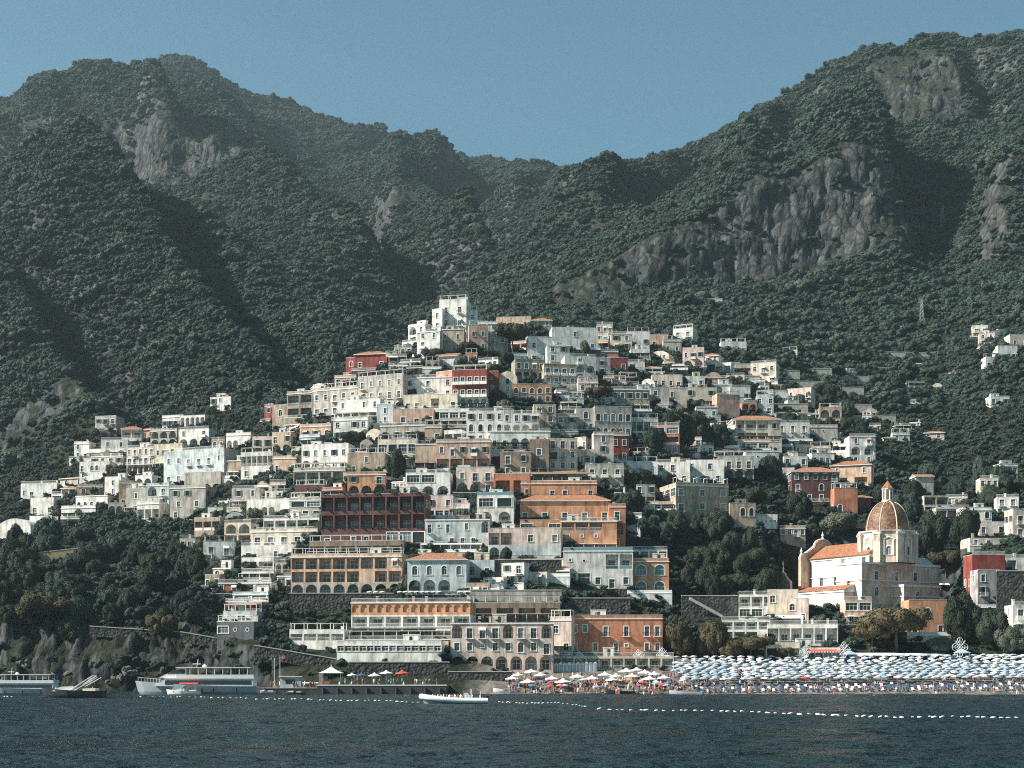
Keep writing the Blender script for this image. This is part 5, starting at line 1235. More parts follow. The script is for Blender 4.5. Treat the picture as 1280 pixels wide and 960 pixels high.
# ------------------------------------------------------------------ boats
def sea_at(px, py): Y = 11088.0/(py - 836); return Vector(((px-CX)*Y/F, Y, 0)), Y/F
def hull_mb(Ln, beam, free, bowrise, mats, draft=.5, stern=.85, n=16):
    """bow at -x. hull of lofted sections: flat transom, flared bow"""
    b = MB(); prev = None; secs = []
    for i in range(n+1):
        t = i/n; x = -Ln/2 + Ln*t; wd = beam/2*(min(1, (t/.42))**.62 if t < .42 else 1 - (1-stern)*((t-.42)/.58)**2); wd = max(wd, .02)
        zt = free + bowrise*(1-t)**2.2; rake = .10*Ln*(1-t)**3 * .6
        S = [(x + rake*1.0, 0, -draft), (x + rake*.8, -wd*.72, -draft*.3), (x + rake*.4, -wd*.9, free*.35), (x, -wd, zt), (x, -wd*.93, zt), ]
        secs.append(S)
    for i in range(n):
        for s in (1, -1):
            for k in range(4):
                P = [secs[i][k], secs[i+1][k], secs[i+1][k+1], secs[i][k+1]]; P = [(p[0], p[1]*s, p[2]) for p in P]
                b.face(P if s > 0 else P[::-1], mats[0] if k > 0 else mats[-1])
        a, c = secs[i][4], secs[i+1][4]; b.face([(a[0],a[1],a[2]-.12),(c[0],c[1],c[2]-.12),(c[0],-c[1],c[2]-.12),(a[0],-a[1],a[2]-.12)], mats[1] if len(mats) > 1 else mats[0])
    e = secs[-1]; b.face([(p[0],p[1],p[2]) for p in e] + [(p[0],-p[1],p[2]) for p in reversed(e)], mats[0])
    return b
BWHITE = simple('boat_white', (.80,.80,.78), .3, var=.05); BGREY = simple('boat_grey', (.34,.37,.40), .35, var=.08); BDARK = simple('boat_dark', (.03,.034,.045), .4); WOOD = simple('varnished_wood', (.30,.15,.06), .4, var=.25, sc=3)
def ferry(px, py, Lpx, label, flip=1):
    p, s = sea_at(px, py); Ln = Lpx*s; o = empty('ferry', p, 0); o.scale = (flip,1,1); k = Ln/28.0
    hull_mb(Ln, 6.4*k, 1.9*k, 1.2*k, [BGREY, BWHITE, BDARK], .9).obj('hull', o)
    c = MB(); c.prism([(-9*k,1.9*k),(13.2*k,1.9*k),(13.2*k,3.6*k),(-6.2*k,3.6*k)], -2.7*k, 2.7*k, BWHITE); cab = c.obj('cabin', o)
    w = MB(); w.box(-6.6*k, 12.8*k, -2.76*k, -2.703*k, 2.25*k, 3.2*k, BDARK); w.box(-6.6*k, 12.8*k, 2.703*k, 2.76*k, 2.25*k, 3.2*k, BDARK); w.obj('window_band', cab)
    u = MB(); u.prism([(-6.8*k,3.603*k),(13.6*k,3.603*k),(13.6*k,3.75*k),(-6.4*k,3.75*k)], -2.9*k, 2.9*k, BWHITE); u.box(-4*k, 13.4*k, -2.88*k, -2.8*k, 3.753*k, 4.5*k, BWHITE); u.box(-4*k, 13.4*k, 2.8*k, 2.88*k, 3.753*k, 4.5*k, BWHITE); u.obj('upper_deck', o)
    h = MB(); h.prism([(-8.2*k,3.753*k),(-2*k,3.753*k),(-2*k,6.0*k),(-3.6*k,6.0*k)], -2.2*k, 2.2*k, BWHITE); wh = h.obj('wheelhouse', o)
    g = MB(); g.prism([(-6.2*k,4.7*k),(-2.2*k,4.7*k),(-2.2*k,5.7*k),(-4.2*k,5.7*k)], -2.26*k, -2.203*k, BDARK); g.prism([(-6.2*k,4.7*k),(-2.2*k,4.7*k),(-2.2*k,5.7*k),(-4.2*k,5.7*k)], 2.203*k, 2.26*k, BDARK); g.obj('windscreen', wh)
    r = MB(); r.box(-4.2*k, 12.5*k, -2.7*k, 2.7*k, 6.003*k, 6.2*k, BWHITE)
    r.obj('roof', o)
    for i in range(8):
        x = (-1 + i*1.85)*k; q = MB(); q.box(x-.07*k, x+.07*k, -2.6*k, -2.45*k, 3.755*k, 6.0*k, BWHITE); q.box(x-.07*k, x+.07*k, 2.45*k, 2.6*k, 3.755*k, 6.0*k, BWHITE); q.obj('post', o)
    for i in range(9):
        x = (-.5 + i*1.45)*k; q = MB(); q.box(x, x+.5*k, -2.2*k, 2.2*k, 3.753*k, 4.25*k, FABRIC['navy']); q.box(x+.4*k, x+.52*k, -2.2*k, 2.2*k, 4.253*k, 4.9*k, FABRIC['navy']); q.obj('bench', o)
    m = MB(); m.rod((0,0,6.2*k), (.3*k,0,8*k), .06*k, BWHITE, 6); m.box(-.9*k, .9*k, -.2*k, .2*k, 6.85*k, 7.0*k, BWHITE); m.lathe([(.5*k,0),(.5*k,.4*k),(0,.7*k)], BWHITE, 10, (1.8*k,0,6.203*k)); m.obj('radar_mast', o)
    q = MB()
    for i in range(8): q.rod(((-13.2+i*.75)*k, -(.5+i*.24)*k, 2.6*k), ((-13.2+i*.75)*k, -(.5+i*.24)*k, 3.9*k - i*.05*k), .025*k, BWHITE, 4)
    q.rod((-13.4*k,-.4*k,3.9*k), (-7.6*k,-2.3*k,3.45*k), .03*k, BWHITE, 4); q.obj('bow_rail', o)
    l = MB(); l.box(2*k, 7*k, -3.215*k, -3.2*k, .75*k, 1.5*k, BDARK); 
    for i in range(4): l.rod(((-8+i*5.2)*k, -3.3*k, .5*k), ((-8+i*5.2)*k, -3.3*k, 1.5*k), .22*k, BDARK, 8)
    f = MB()
    for i in range(4): f.rod(((-6+i*5.2)*k, -3.35*k, .5*k), ((-6+i*5.2)*k, -3.35*k, 1.5*k), .2*k, BDARK, 8)
    f.obj('fender', o)
    tag(o, label, 'ferry'); return o
ferry(246, 868, 154, 'large grey and white passenger ferry moored before the sea cliff')
ferry(14, 869, 118, 'smaller ferry cut by the left edge with its stern toward the cliff')
# ------------------------------------------------------------------ people
SKIN = [simple('skin_tan', (.42,.24,.16), .6), simple('skin_fair', (.58,.38,.29), .6), simple('skin_dark', (.22,.12,.08), .6)]
def person_mesh(pose, skin, cloth, hair):
    J = dict(pel=(0,0,.95,.13), spi=(0,0,1.2,.13), che=(0,0,1.40,.15), nec=(0,0,1.52,.06), hea=(0,-.01,1.64,.10), top=(0,0,1.74,.085))
    for s, n in ((-1,'l'),(1,'r')):
        J.update({'sh'+n:(s*.19,0,1.43,.06),'el'+n:(s*.26,.02,1.15,.045),'wr'+n:(s*.27,-.06,.90,.033),'ha'+n:(s*.27,-.10,.80,.035),'hi'+n:(s*.10,0,.90,.095),'kn'+n:(s*.11,-.02,.50,.065),'an'+n:(s*.11,.02,.09,.045),'to'+n:(s*.12,-.15,.04,.035)})
    def mv(k, *p): J[k] = (*p, J[k][3])
    if pose == 'walk':
        mv('knl',-.10,-.18,.52); mv('anl',-.10,-.24,.10); mv('tol',-.11,-.40,.06); mv('knr',.10,.05,.50); mv('anr',.10,.30,.16); mv('tor',.11,.22,.04); mv('ell',-.25,.14,1.17); mv('wrl',-.24,.16,.93); mv('hal',-.24,.16,.84); mv('elr',.25,-.12,1.17); mv('wrr',.24,-.28,.98); mv('har',.24,-.34,.92)
    if pose == 'akimbo':
        mv('ell',-.42,.06,1.2); mv('wrl',-.22,-.06,1.0); mv('hal',-.16,-.08,.97); mv('elr',.34,-.20,1.25); mv('wrr',.16,-.30,1.42); mv('har',.10,-.28,1.52)
    if pose == 'sit':
        dz = -.72
        for k in J: x,y,z,r = J[k]; J[k] = (x,y,z+dz,r)
        for s, n in ((-1,'l'),(1,'r')): mv('kn'+n, s*.13,-.42,.42); mv('an'+n, s*.12,-.55,.09); mv('to'+n, s*.12,-.72,.05); mv('el'+n, s*.28,-.1,.5); mv('wr'+n, s*.16,-.34,.48); mv('ha'+n, s*.12,-.42,.47)
    if pose == 'lie':
        for k in J: x,y,z,r = J[k]; J[k] = (x, z-.9, .14 + (.04 if 'kn' in k else 0) - y*.2, r)
    if pose == 'swim':
        for k in J: x,y,z,r = J[k]; J[k] = (x,y+(1.5-z)*.5 if z < 1.4 else y,(z-1.48) if z > 1.35 else -.15-.1*(1.35-z), r)
        mv('ell',-.4,-.2,.0); mv('elr',.4,-.2,.0); mv('wrl',-.5,-.5,.02); mv('wrr',.5,-.5,.02); mv('hal',-.5,-.6,.02); mv('har',.5,-.6,.02)
    E = [('pel','spi'),('spi','che'),('che','nec'),('nec','hea'),('hea','top')]
    for n in 'lr': E += [('che','sh'+n),('sh'+n,'el'+n),('el'+n,'wr'+n),('wr'+n,'ha'+n),('pel','hi'+n),('hi'+n,'kn'+n),('kn'+n,'an'+n),('an'+n,'to'+n)]
    ks = list(J); me = bpy.data.meshes.new('body'); me.from_pydata([J[k][:3] for k in ks], [(ks.index(a), ks.index(c)) for a, c in E], [])
    o = link(bpy.data.objects.new('body', me)); md = o.modifiers.new('skin', 'SKIN')
    for i, k in enumerate(ks): v = me.skin_vertices[0].data[i]; v.radius = (J[k][3], J[k][3]); v.use_root = (k == 'pel')
    sb = o.modifiers.new('sub', 'SUBSURF'); sb.levels = 1
    dg = bpy.context.evaluated_depsgraph_get(); m2 = bpy.data.meshes.new_from_object(o.evaluated_get(dg)); bpy.data.objects.remove(o)
    m2.materials.clear()
    for m in (skin, cloth, hair): m2.materials.append(m)
    hx = Vector(J['top'][:3]); pv = Vector(J['pel'][:3]); cv = Vector(J['che'][:3]); kk = Vector(J['knl'][:3]).lerp(Vector(J['knr'][:3]), .5)
    for f in m2.polygons:
        c = f.center; f.use_smooth = True
        if (c - hx).length < .13 and (c.y > hx.y - .02 or c.z > hx.z if pose != 'lie' else True): f.material_index = 2
        elif (c - pv).length < .24 or ((c - pv.lerp(kk,.35)).length < .24 and pose != 'swim') or (cloth.name.endswith(('white','dark','blue')) and (c - cv).length < .30 and abs(c.x) < .24): f.material_index = 1
    return m2
HAIR = [simple('hair_dark', (.03,.02,.015), .6), simple('hair_fair', (.25,.16,.08), .6)]
PEOPLE = {}
for i, (pose, cl) in enumerate([('stand','navy'),('stand','red'),('walk','white'),('walk','blue'),('akimbo','dark'),('akimbo','pink'),('sit','navy'),('sit','white'),('lie','red'),('lie','skyblue'),('swim','dark')]):
    PEOPLE.setdefault(pose, []).append((person_mesh(pose, SKIN[i % 3], FABRIC[cl], HAIR[i % 2]), cl))
def person(pose, loc, rz, label, group=None, v=None, sc=1.0):
    me, cl = PEOPLE[pose][(v if v is not None else random.randrange(99)) % len(PEOPLE[pose])]
    o = inst('person', me, None, loc, rz, sc); tag(o, label.replace('@', cl), 'person', group); return o
# ------------------------------------------------------------------ small boats
def engine(b, x, z, m): b.box(x, x+.45, -.25, .25, z-.1, z+.75, m); b.box(x+.12, x+.3, -.08, .08, z-1.0, z-.1, m)
def rib():
    p, s = sea_at(568, 880); Ln = 82*s; o = empty('inflatable_boat', p, R(6)); tag(o, 'white inflatable passenger boat full of people crossing off the beach', 'inflatable boat')
    t = MB(); r = .48; n = 22; path = []
    for i in range(n+1):
        u = i/n; x = Ln/2 - Ln*1.0*(u*2) if u < .5 else -Ln/2 + Ln*((u-.5)*2); tt = abs((x + Ln/2)/Ln); y = (1.35*min(1, (tt/.3)**.5)); path.append((x, -y if u < .5 else y, .55 + .75*(1-tt)**3))
    ring = []; k_ = t.mi(BWHITE)
    for i, p_ in enumerate(path):
        d_ = Vector(path[min(i+1, n)]) - Vector(path[max(i-1, 0)]); q_ = d_.to_track_quat('Z', 'Y'); ring.append(len(t.v))
        for j in range(12): t.v.append(tuple(Vector(p_) + q_ @ Vector((r*math.cos(2*math.pi*j/12), r*math.sin(2*math.pi*j/12), 0))))
    for a, c in zip(ring, ring[1:]):
        for j in range(12): t.f.append((a+j, a+(j+1)%12, c+(j+1)%12, c+j)); t.m.append(k_)
    t.obj('tube', o, True)
    h = hull_mb(Ln*.96, 2.4, .25, .3, [FABRIC['paleblue'], BWHITE, BGREY], .4); h.obj('hull', o)
    c = MB(); c.prism([(1.2,.3),(2.8,.3),(2.8,1.2),(2.2,1.9),(1.7,1.9)], -.7, .7, BWHITE); c.box(1.5, 1.56, -.65, .65, 1.903, 2.3, GLASS[1]); c.obj('console', o)
    e = MB(); engine(e, Ln/2-.2, .6, BDARK); e.obj('outboard_engine', o)
    q = MB()
    for x in (2.9, 4.4):
        for y in (-1, 1): q.rod((x,y,.7), (x,y,2.7), .04, BWHITE, 5)
    q.box(2.7, 4.6, -1.1, 1.1, 2.7, 2.78, FABRIC['navy']); q.obj('sun_roof', o)
    rr = random.Random(3)
    for i in range(16):
        x = -4.2 + i*.48; w = o.matrix_basis @ Vector((0,0,0)); a = R(6); lx, ly = x, rr.choice([-.6,.6,0])
        person('sit', (p.x + math.cos(a)*lx - math.sin(a)*ly, p.y + math.sin(a)*lx + math.cos(a)*ly, .72), rr.uniform(0,6), 'passenger sitting in the white inflatable boat', 'passengers in the inflatable boat', i)
rib()
def motorboat(px, py, Lpx, label, hullm, canopy=None, cat='motorboat', rz=0, rollbar=False, flip=1, name='motorboat'):
    p, s = sea_at(px, py); Ln = Lpx*s; k = Ln/7; o = empty(name, p, rz); o.scale = (flip,1,1); tag(o, label, cat)
    hull_mb(Ln, 2.3*k, .75*k, .35*k, [hullm, BWHITE, BDARK], .35*k).obj('hull', o)
    d = MB(); d.prism([(-2.2*k,.7*k),(.2*k,.7*k),(.2*k,1.25*k),(-1.2*k,1.2*k)], -.8*k, .8*k, BWHITE); d.obj('cuddy', o)
    w = MB(); w.prism([(-.3*k,1.26*k),(.15*k,1.26*k),(.35*k,1.75*k),(.25*k,1.75*k)], -.75*k, .75*k, GLASS[1]); w.obj('windscreen', o)
    e = MB(); engine(e, Ln/2-.1*k, .6*k, BDARK); e.obj('outboard_engine', o)
    b = MB(); b.box(1.2*k, 2.6*k, -.8*k, .8*k, .66*k, 1.0*k, FABRIC['cream']); b.obj('bench', o)
    if canopy:
        c = MB()
        for x in (-.4*k, 2.4*k):
            for y in (-.85*k, .85*k): c.rod((x,y,.7*k), (x,y,2.2*k), .03*k, BWHITE, 5)
        c.obj('canopy_frame', o); c = MB(); n = 6
        pr = [(-.9*k + 1.8*k*i/n, 2.2*k + .22*k*math.sin(math.pi*i/n)) for i in range(n+1)]
        for (a, za), (q, zq) in zip(pr, pr[1:]): c.face([(-.8*k,a,za),(2.9*k,a,za),(2.9*k,q,zq),(-.8*k,q,zq)], FABRIC[canopy])
        c.obj('canopy', o)
    if rollbar:
        c = MB()
        for y in (-.8*k,.8*k): c.rod((-.2*k,y,.8*k), (2.3*k,y,2.4*k), .05*k, BWHITE, 5); c.rod((.3*k,y,.8*k), (2.8*k,y,2.2*k), .04*k, BWHITE, 5)
        c.rod((2.3*k,-.8*k,2.4*k), (2.3*k,.8*k,2.4*k), .05*k, BWHITE, 5); c.obj('folded_awning_frame', o)
    return o
motorboat(92, 872, 80, 'long low dark-hulled motorboat with a raised awning frame, people aboard', BDARK, None, rollbar=True, flip=1)
motorboat(230, 868.5, 44, 'small motorboat with a red canopy in front of the large ferry', BWHITE, 'red')
motorboat(347, 864.5, 50, 'white moored motorboat at the left end of the quay', BWHITE)
motorboat(382, 866, 38, 'white moored motorboat with a cream canopy nearest the quay corner', BWHITE, 'cream', rz=R(10))
motorboat(330, 867.5, 30, 'small white motorboat moored farthest left of the quay, nearest the camera', BWHITE)
motorboat(366, 868.5, 28, 'dark little motorboat moored between the white ones left of the quay', BDARK)
motorboat(591, 858.5, 34, 'white cuddy boat drawn up by the quay behind the inflatable boat', BWHITE)
motorboat(126, 868.5, 24, 'little brown launch just right of the low dark motorboat', WOOD)
rr = random.Random(9)
for i, x in enumerate((70, 86, 104, 110, 116)):
    p, s = sea_at(x, 872); person(('stand','sit','akimbo','sit','stand')[i], (p.x, p.y, .55), rr.uniform(0,6), ('person standing at the bow of the low dark motorboat','seated person amidships in the low dark motorboat','person with raised arm in the low dark motorboat','seated person at the stern of the low dark motorboat','person standing at the stern of the low dark motorboat')[i], v=i)
def rowboat(px, py, Lpx, label, rz, mat):
    Y = hit(px, py, 344) if py < 868 else 11088/(py-836); p = at(px, py, Y); s = Y/F; Ln = Lpx*s; o = empty('rowing_boat', (p.x, p.y, max(0.05, p.z)), rz); tag(o, label, 'rowing boat')
    b = hull_mb(Ln, 1.7, .55, .5, [mat, WOOD, mat], .25, .5); b.obj('hull', o)
    for x in (-.15, .12, .3): q = MB(); q.box(Ln*x-.12, Ln*x+.12, -.62, .62, .47, .53, WOOD); q.obj('thwart', o)
    return o
rowboat(776, 867, 40, 'dark rowing boat pulled up at the water edge below the red hotel', R(4), BDARK)
rowboat(857, 868, 44, 'grey-white rowing boat pulled up where the umbrella rows begin', R(-22), BGREY)
rowboat(631, 865, 30, 'white rowing boat at the left end of the beach', R(5), BWHITE)
# ------------------------------------------------------------------ swim-line floats
fl = MB(); fl.lathe([(0,-.55),(.16,-.42),(.2,0),(.16,.42),(0,.55)], BWHITE, 8); FLOAT = fl.mesh('float', True)
def floats(pts, step, label, group, sc=1.0):
    d = 0; last = None
    for (x0,y0),(x1,y1) in zip(pts, pts[1:]):
        n = max(1, int(abs(x1-x0)/step))
        for i in range(n):
            t = i/n + rr.uniform(-.3,.3)/n; p, s = sea_at(x0+(x1-x0)*t, y0+(y1-y0)*t + rr.uniform(-.4,.4)); o = inst('buoy', FLOAT, None, (p.x,p.y,.05), rr.uniform(-.5,.5), sc*rr.uniform(.45,.75)); o.rotation_euler = (R(90)+rr.uniform(-.3,.3), rr.uniform(-.3,.3), R(90)+rr.uniform(-.6,.6)); tag(o, label, 'buoy', group)
floats([(612,877),(650,879),(700,879),(735,884)], 5, 'small white float in the dense stretch of swim line near the inflatable boat', 'floats in front of the left beach', .8)
floats([(735,884),(760,888),(900,889),(1000,893),(1120,897),(1200,896),(1290,899)], 10, 'white float on the widely spaced swim line off the umbrella beach', 'floats off the umbrella beach', 1.0)
floats([(322,874),(370,874),(420,876),(470,876),(530,879)], 6.5, 'white float on the swim line off the quay', 'floats off the quay', .9)
floats([(0,871),(20,871.5)], 5, 'white float at the far left below the smaller ferry', 'floats at the far left', .9)
floats([(168,871),(250,872),(318,873)], 7, 'white float on the line below the large ferry', 'floats below the large ferry', .9)
# ------------------------------------------------------------------ quay
def quay():
    Y = 347.0; x0, x1 = (396-CX)*Y/F, (558-CX)*Y/F; zt = 2.0; b = MB(); m = simple('quay_concrete', (.055,.055,.055), .9, var=.3); b.box(x0, x1, Y, Y+30, -2, zt, m); o = empty('quay', (0,0,0)); b.obj('masonry', o)
    c = MB(); c.box(x0-.05, x1+.05, Y-.08, Y+.7, zt+.003, zt+.25, TRIM); c.obj('kerb', o)
    for i in range(9): x = x0 + 1.5 + (x1-x0-3)*i/8; q = MB(); q.rod((x,Y-.12,-.3), (x,Y-.12,1.5), .3, BDARK, 8); q.obj('tyre_fender', o)
    tag(o, 'dark stone quay with a white edge left of the beach', 'quay')
    y0 = 352.0; xa, xb = (318-CX)*y0/F, (400-CX)*y0/F; b = MB(); b.box(xa, xb, y0+4, y0+26, -2, 1.3, m); o = empty('jetty', (0,0,0)); b.obj('masonry', o); c = MB(); c.box(xa, xb, y0+3.9, y0+4.5, 1.303, 1.45, simple('stone_coping', (.50,.48,.44), .9)); c.obj('kerb', o); tag(o, 'low stone jetty left of the quay behind moored motorboats', 'jetty')
quay()
def parasol_mesh(r, h, fab, n=8, pitch=.32, double=False, fab2=None):
    k = ('par', r, h, fab, n, double, fab2)
    if k in CACHE: return CACHE[k]
    b = MB(); m = FABRIC[fab]; m2 = FABRIC[fab2] if fab2 else m
    for i in range(n):
        a, c = 2*math.pi*i/n, 2*math.pi*(i+1)/n; P = lambda q, z, t: (q*math.cos(t), q*math.sin(t), z); mm = m if i % 2 else m2
        b.face([P(r,h-r*pitch,a), P(r,h-r*pitch,c), (0,0,h)], mm); b.face([P(r,h-r*pitch-.18,a), P(r,h-r*pitch-.18,c), P(r,h-r*pitch,c), P(r,h-r*pitch,a)], mm)
    if double: b.lathe([(r*.3,h-.1),(0,h+.25)], m, n)
    canopy = b.mesh('canopy'); p = MB(); p.rod((0,0,0), (0,0,h), .035, TRIM, 5); CACHE[k] = (canopy, p.mesh('pole')); return CACHE[k]
def parasol(x, y, z, r, h, fab, label, group=None, name='parasol', parts=True, double=False, rz=0, tilt=0, fab2=None):
    ca, po = parasol_mesh(r, h, fab, 8, .32, double, fab2); o = empty(name, (x,y,z), rz); o.rotation_euler = (tilt, tilt*.6, rz); inst('canopy', ca, o); inst('pole', po, o); tag(o, label, 'parasol', group); return o
for x, w, fab, lab in ((452,15,'navy','blue parasol on the quay right of the white pavilion'),(468,15,'white','low white parasol second in the quay row'),(483,16,'white','taller white parasol left of the red quay parasol'),(503,17,'red','red parasol at the right end of the quay row'),(440,12,'cream','small cream parasol next to the quay pavilion')):
    Y = 352.0; s = Y/F; parasol((x-CX)*s, Y, 2.0, w*s/2*1.05, 2.9 + (.6 if w > 15 else 0), fab, lab, double=True)
def pavilion():
    Y = 353.0; s = Y/F; o = empty('pavilion', ((414-CX)*s, Y, 2.0)); tag(o, 'white pagoda-roofed kiosk at the left end of the quay', 'kiosk'); w = 30*s/2
    for x in (-w*.85, w*.85):
        for y in (-1.8, 1.8): q = MB(); q.box(x-.07, x+.07, y-.07, y+.07, 0, 3.0, TRIM); q.obj('post', o)
    r = MB(); r.lathe([(w*1.35,3.0),(w*.8,3.5),(w*.25,4.2),(.1,4.5),(.1,5.0)], FABRIC['white'], 4, (0,0,0), R(45), R(405)); r.obj('roof', o); c = MB(); c.box(-w*.7, w*.7, -1.2, -.8, 0, 1.1, WOOD); c.obj('counter', o)
pavilion()
def shed():
    Y = 360; s = Y/F; o = empty('ticket_booth', ((363-CX)*s, Y, 1.3)); b = MB(); b.box(-2.6, 2.6, 0, 2.4, 0, 2.7, wall_mat('lightblue')); b.obj('wall', o); r = MB(); r.box(-2.8, 2.8, -.3, 2.6, 2.703, 2.85, TRIM); r.obj('roof', o); c = MB(); c.box(-1.2, 1.2, -.06, -.003, 1.1, 2.1, GLASS[0]); c.obj('window', o); tag(o, 'pale blue ticket booth on the low jetty', 'booth')
shed()
def flagpole(px, py, hp, label, col):
    Y = 362.0; s = Y/F; o = empty('flagpole', at(px, py, Y)); q = MB(); q.rod((0,0,-1), (0,0,hp*s), .05, TRIM, 6); q.obj('pole', o); f = MB(); n = 5
    if col:
        for k, c in enumerate(('green','white','red')):
            f.face([(.06+.4*k,0,hp*s-.9),(.06+.4*(k+1),.1*(k%2),hp*s-.95),(.06+.4*(k+1),.1*(k%2),hp*s-.1),(.06+.4*k,0,hp*s-.05)], FABRIC[c])
        f.obj('flag', o)
    tag(o, label, 'flagpole')
flagpole(350, 852, 33, 'white flagpole with a small striped flag by the jetty', True); flagpole(343, 852, 30, 'bare white flagpole left of the flagged one', False)
# ------------------------------------------------------------------ beach
def gz(x, y): return ground_xy(x, y)
loun = MB(); loun.box(-.32, .32, -.95, .5, .28, .36, FABRIC['navy']); loun.face([(-.32,.5,.36),(.32,.5,.36),(.32,1.0,.85),(-.32,1.0,.85)], FABRIC['navy']); loun.face([(.32,.52,.3),(-.32,.52,.3),(-.32,1.02,.8),(.32,1.02,.8)], TRIM)
for x in (-.3,.3):
    for y in (-.85,.45): loun.box(x-.03, x+.03, y-.03, y+.03, 0, .28, TRIM)
LOUN = loun.mesh('sun_lounger')
loun2 = MB(); loun2.add(loun); loun2.mats = [FABRIC['white'], TRIM]; LOUN2 = loun2.mesh('sun_lounger')
def umbrella_field():
    rr = random.Random(21); n = 0; rest = []
    for r in range(12):
        Y = 360.0 + r*2.75; x0, x1 = (852-CX - r*2.0)*Y/F, (1296-CX)*Y/F; k = int((x1-x0)/2.45); ofs = rr.random()
        for i in range(k):
            x = x0 + (x1-x0)*(i + ofs)/k + rr.uniform(-.55,.55); y = Y + rr.uniform(-.6,.6)
            first = r < 2; fab = rr.choice(['paleblue','paleblue','paleblue','skyblue','paleblue','white','paleblue','paleblue','skyblue','paleblue'])
            red = (r == 0 and i in (12, 44))
            if n >= 298: rest.append((x, y, gz(x,y)-.1)); continue
            parasol(x, y, gz(x,y)-.1, 1.15, 2.2, 'red' if red else fab, ('red umbrella in the front row, %s' % ('nearer the beach restaurants' if i == 12 else 'toward the dark beach evergreens')) if red else 'pale blue or white umbrella in the dense rows of the right beach', None if red else 'umbrella rows on the right beach', 'beach_umbrella', rz=rr.random(), tilt=rr.uniform(-.06,.06), fab2='white' if fab == 'paleblue' and rr.random() < .25 and not red else None); n += 1
    uc = bpy.data.collections.new('umbrella_sources')
    for fb, f2 in (('paleblue','white'),('paleblue',None),('white',None)):
        m_ = parasol_mesh(1.02, 2.2, fb, 8, .32, False, f2)[0]; uc.objects.link(bpy.data.objects.new('umbrella', m_))
    scatter('umbrella_rows', rest, [[1,1,1]]*len(rest), 'farther pale blue and white umbrellas filling the back of the right beach', 'beach umbrellas', uc)
    for r in range(4):
        Y = 351.5 + r*2.6; x0, x1 = (870-CX)*Y/F, (1294-CX)*Y/F; k = 56 if r < 2 else 40
        for i in range(k):
            x = x0 + (x1-x0)*i/k + rr.uniform(-.3,.3); y = Y + rr.uniform(-.4,.4)
            o = inst('sun_lounger', LOUN if rr.random() < .7 else LOUN2, None, (x,y,gz(x,y)), rr.uniform(-.15,.15)); tag(o, 'navy or white lounger in the rows between the umbrellas and the water', 'sun lounger', 'loungers on the right beach')
umbrella_field()
def left_beach():
    rr = random.Random(31)
    big = [(648,846),(664,842),(676,846),(690,850),(640,850),(722,848),(740,850),(756,846),(770,848),(783,842),(796,841),(806,844),(818,846),(790,848),(704,853),(830,850),(660,853),(765,852),(812,851)]
    for i, (px, py) in enumerate(big):
        Y = 375.0 - (py-838)*1.2; x = (px-CX)*Y/F; z = gz(x, Y); fab = 'white' if i % 5 else 'cream'
        parasol(x, Y, z-.1, rr.uniform(1.6,2.1), 2.5, fab, 'large white or cream sunshade on the left beach before the restaurants', 'large sunshades on the left beach', 'beach_umbrella', double=True, rz=rr.random())
    small = ['blue','red','orange','skyblue','green','pink','navy','white']
    for i in range(34):
        px = rr.uniform(636, 868); Y = rr.uniform(352, 363); x = (px-CX)*Y/F; fab = small[i % 8]
        parasol(x, Y, gz(x,Y)-.1, rr.uniform(.9,1.1), 1.9, fab, 'small %s umbrella stuck among the bathers on the left beach' % fab, 'small umbrellas among the bathers', 'beach_umbrella', rz=rr.random(), tilt=rr.uniform(-.25,.25))
    o_ = None
    for i in range(11):
        Y = 380.0; px = 690 + i*5.4; x = (px-CX)*Y/F; z = gz(x,Y); o = empty('bathing_cabin', (x,Y,z)); b = MB(); b.box(-.48,.48,0,1.1,-.3,2.1,TRIM); b.obj('wall', o); r = MB(); r.prism([(-.55,2.103),(.55,2.103),(0,2.5)], -.1, 1.2, FABRIC['paleblue' if i % 2 else 'white']); r.obj('roof', o); d = MB(); d.box(-.3,.3,-.04,-.003,0,1.8, FABRIC['skyblue'] if i % 2 else BGREY); d.obj('door', o)
        tag(o, 'white bathing cabin in the row behind the left beach', 'cabin', 'row of bathing cabins')
    # bathers one can pick out, then the crowd
    poses = ['stand','walk','akimbo','sit','lie','sit','lie','stand']
    for i in range(150):
        px = rr.uniform(632, 885) if i < 95 else rr.uniform(885, 1285); Y = rr.uniform(346.8, 362) if i < 95 else rr.uniform(346.5, 352); x = (px-CX)*Y/F; ps = rr.choice(poses)
        lab = {'stand':'standing','walk':'walking','akimbo':'standing','sit':'sitting','lie':'lying'}[ps]
        side = 'the crowded left beach' if i < 95 else 'the strip of sand below the umbrella rows'
        person(ps, (x, Y, max(-.3, gz(x,Y))), rr.uniform(0,6.28), 'bather %s on %s, swimwear of colour @' % (lab, side), 'bathers on the left beach' if i < 95 else 'bathers by the water on the right', sc=rr.uniform(.9,1.06))
    for i in range(14):
        px = rr.choice([rr.uniform(900,1280), rr.uniform(330,540), rr.uniform(640,900)]); p, s = sea_at(px, rr.uniform(869,876)); person('swim', (p.x,p.y,0.02), rr.uniform(0,6), 'swimmer with head and shoulders out of the water off the beach', 'swimmers')
    for i in range(34):
        px = rr.uniform(400, 556); Y = rr.uniform(348.5, 360); person(rr.choice(['stand','walk','akimbo','sit']), ((px-CX)*Y/F, Y, 2.0), rr.uniform(0,6), 'person among the tables and parasols on the quay', 'people on the quay', sc=rr.uniform(.95,1.05))
    for i in range(14):
        px = rr.uniform(326, 398); Y = rr.uniform(357, 366); person(rr.choice(['stand','walk','akimbo']), ((px-CX)*Y/F, Y, 1.3), rr.uniform(0,6), 'person waiting on the low jetty', 'people on the jetty')
left_beach()
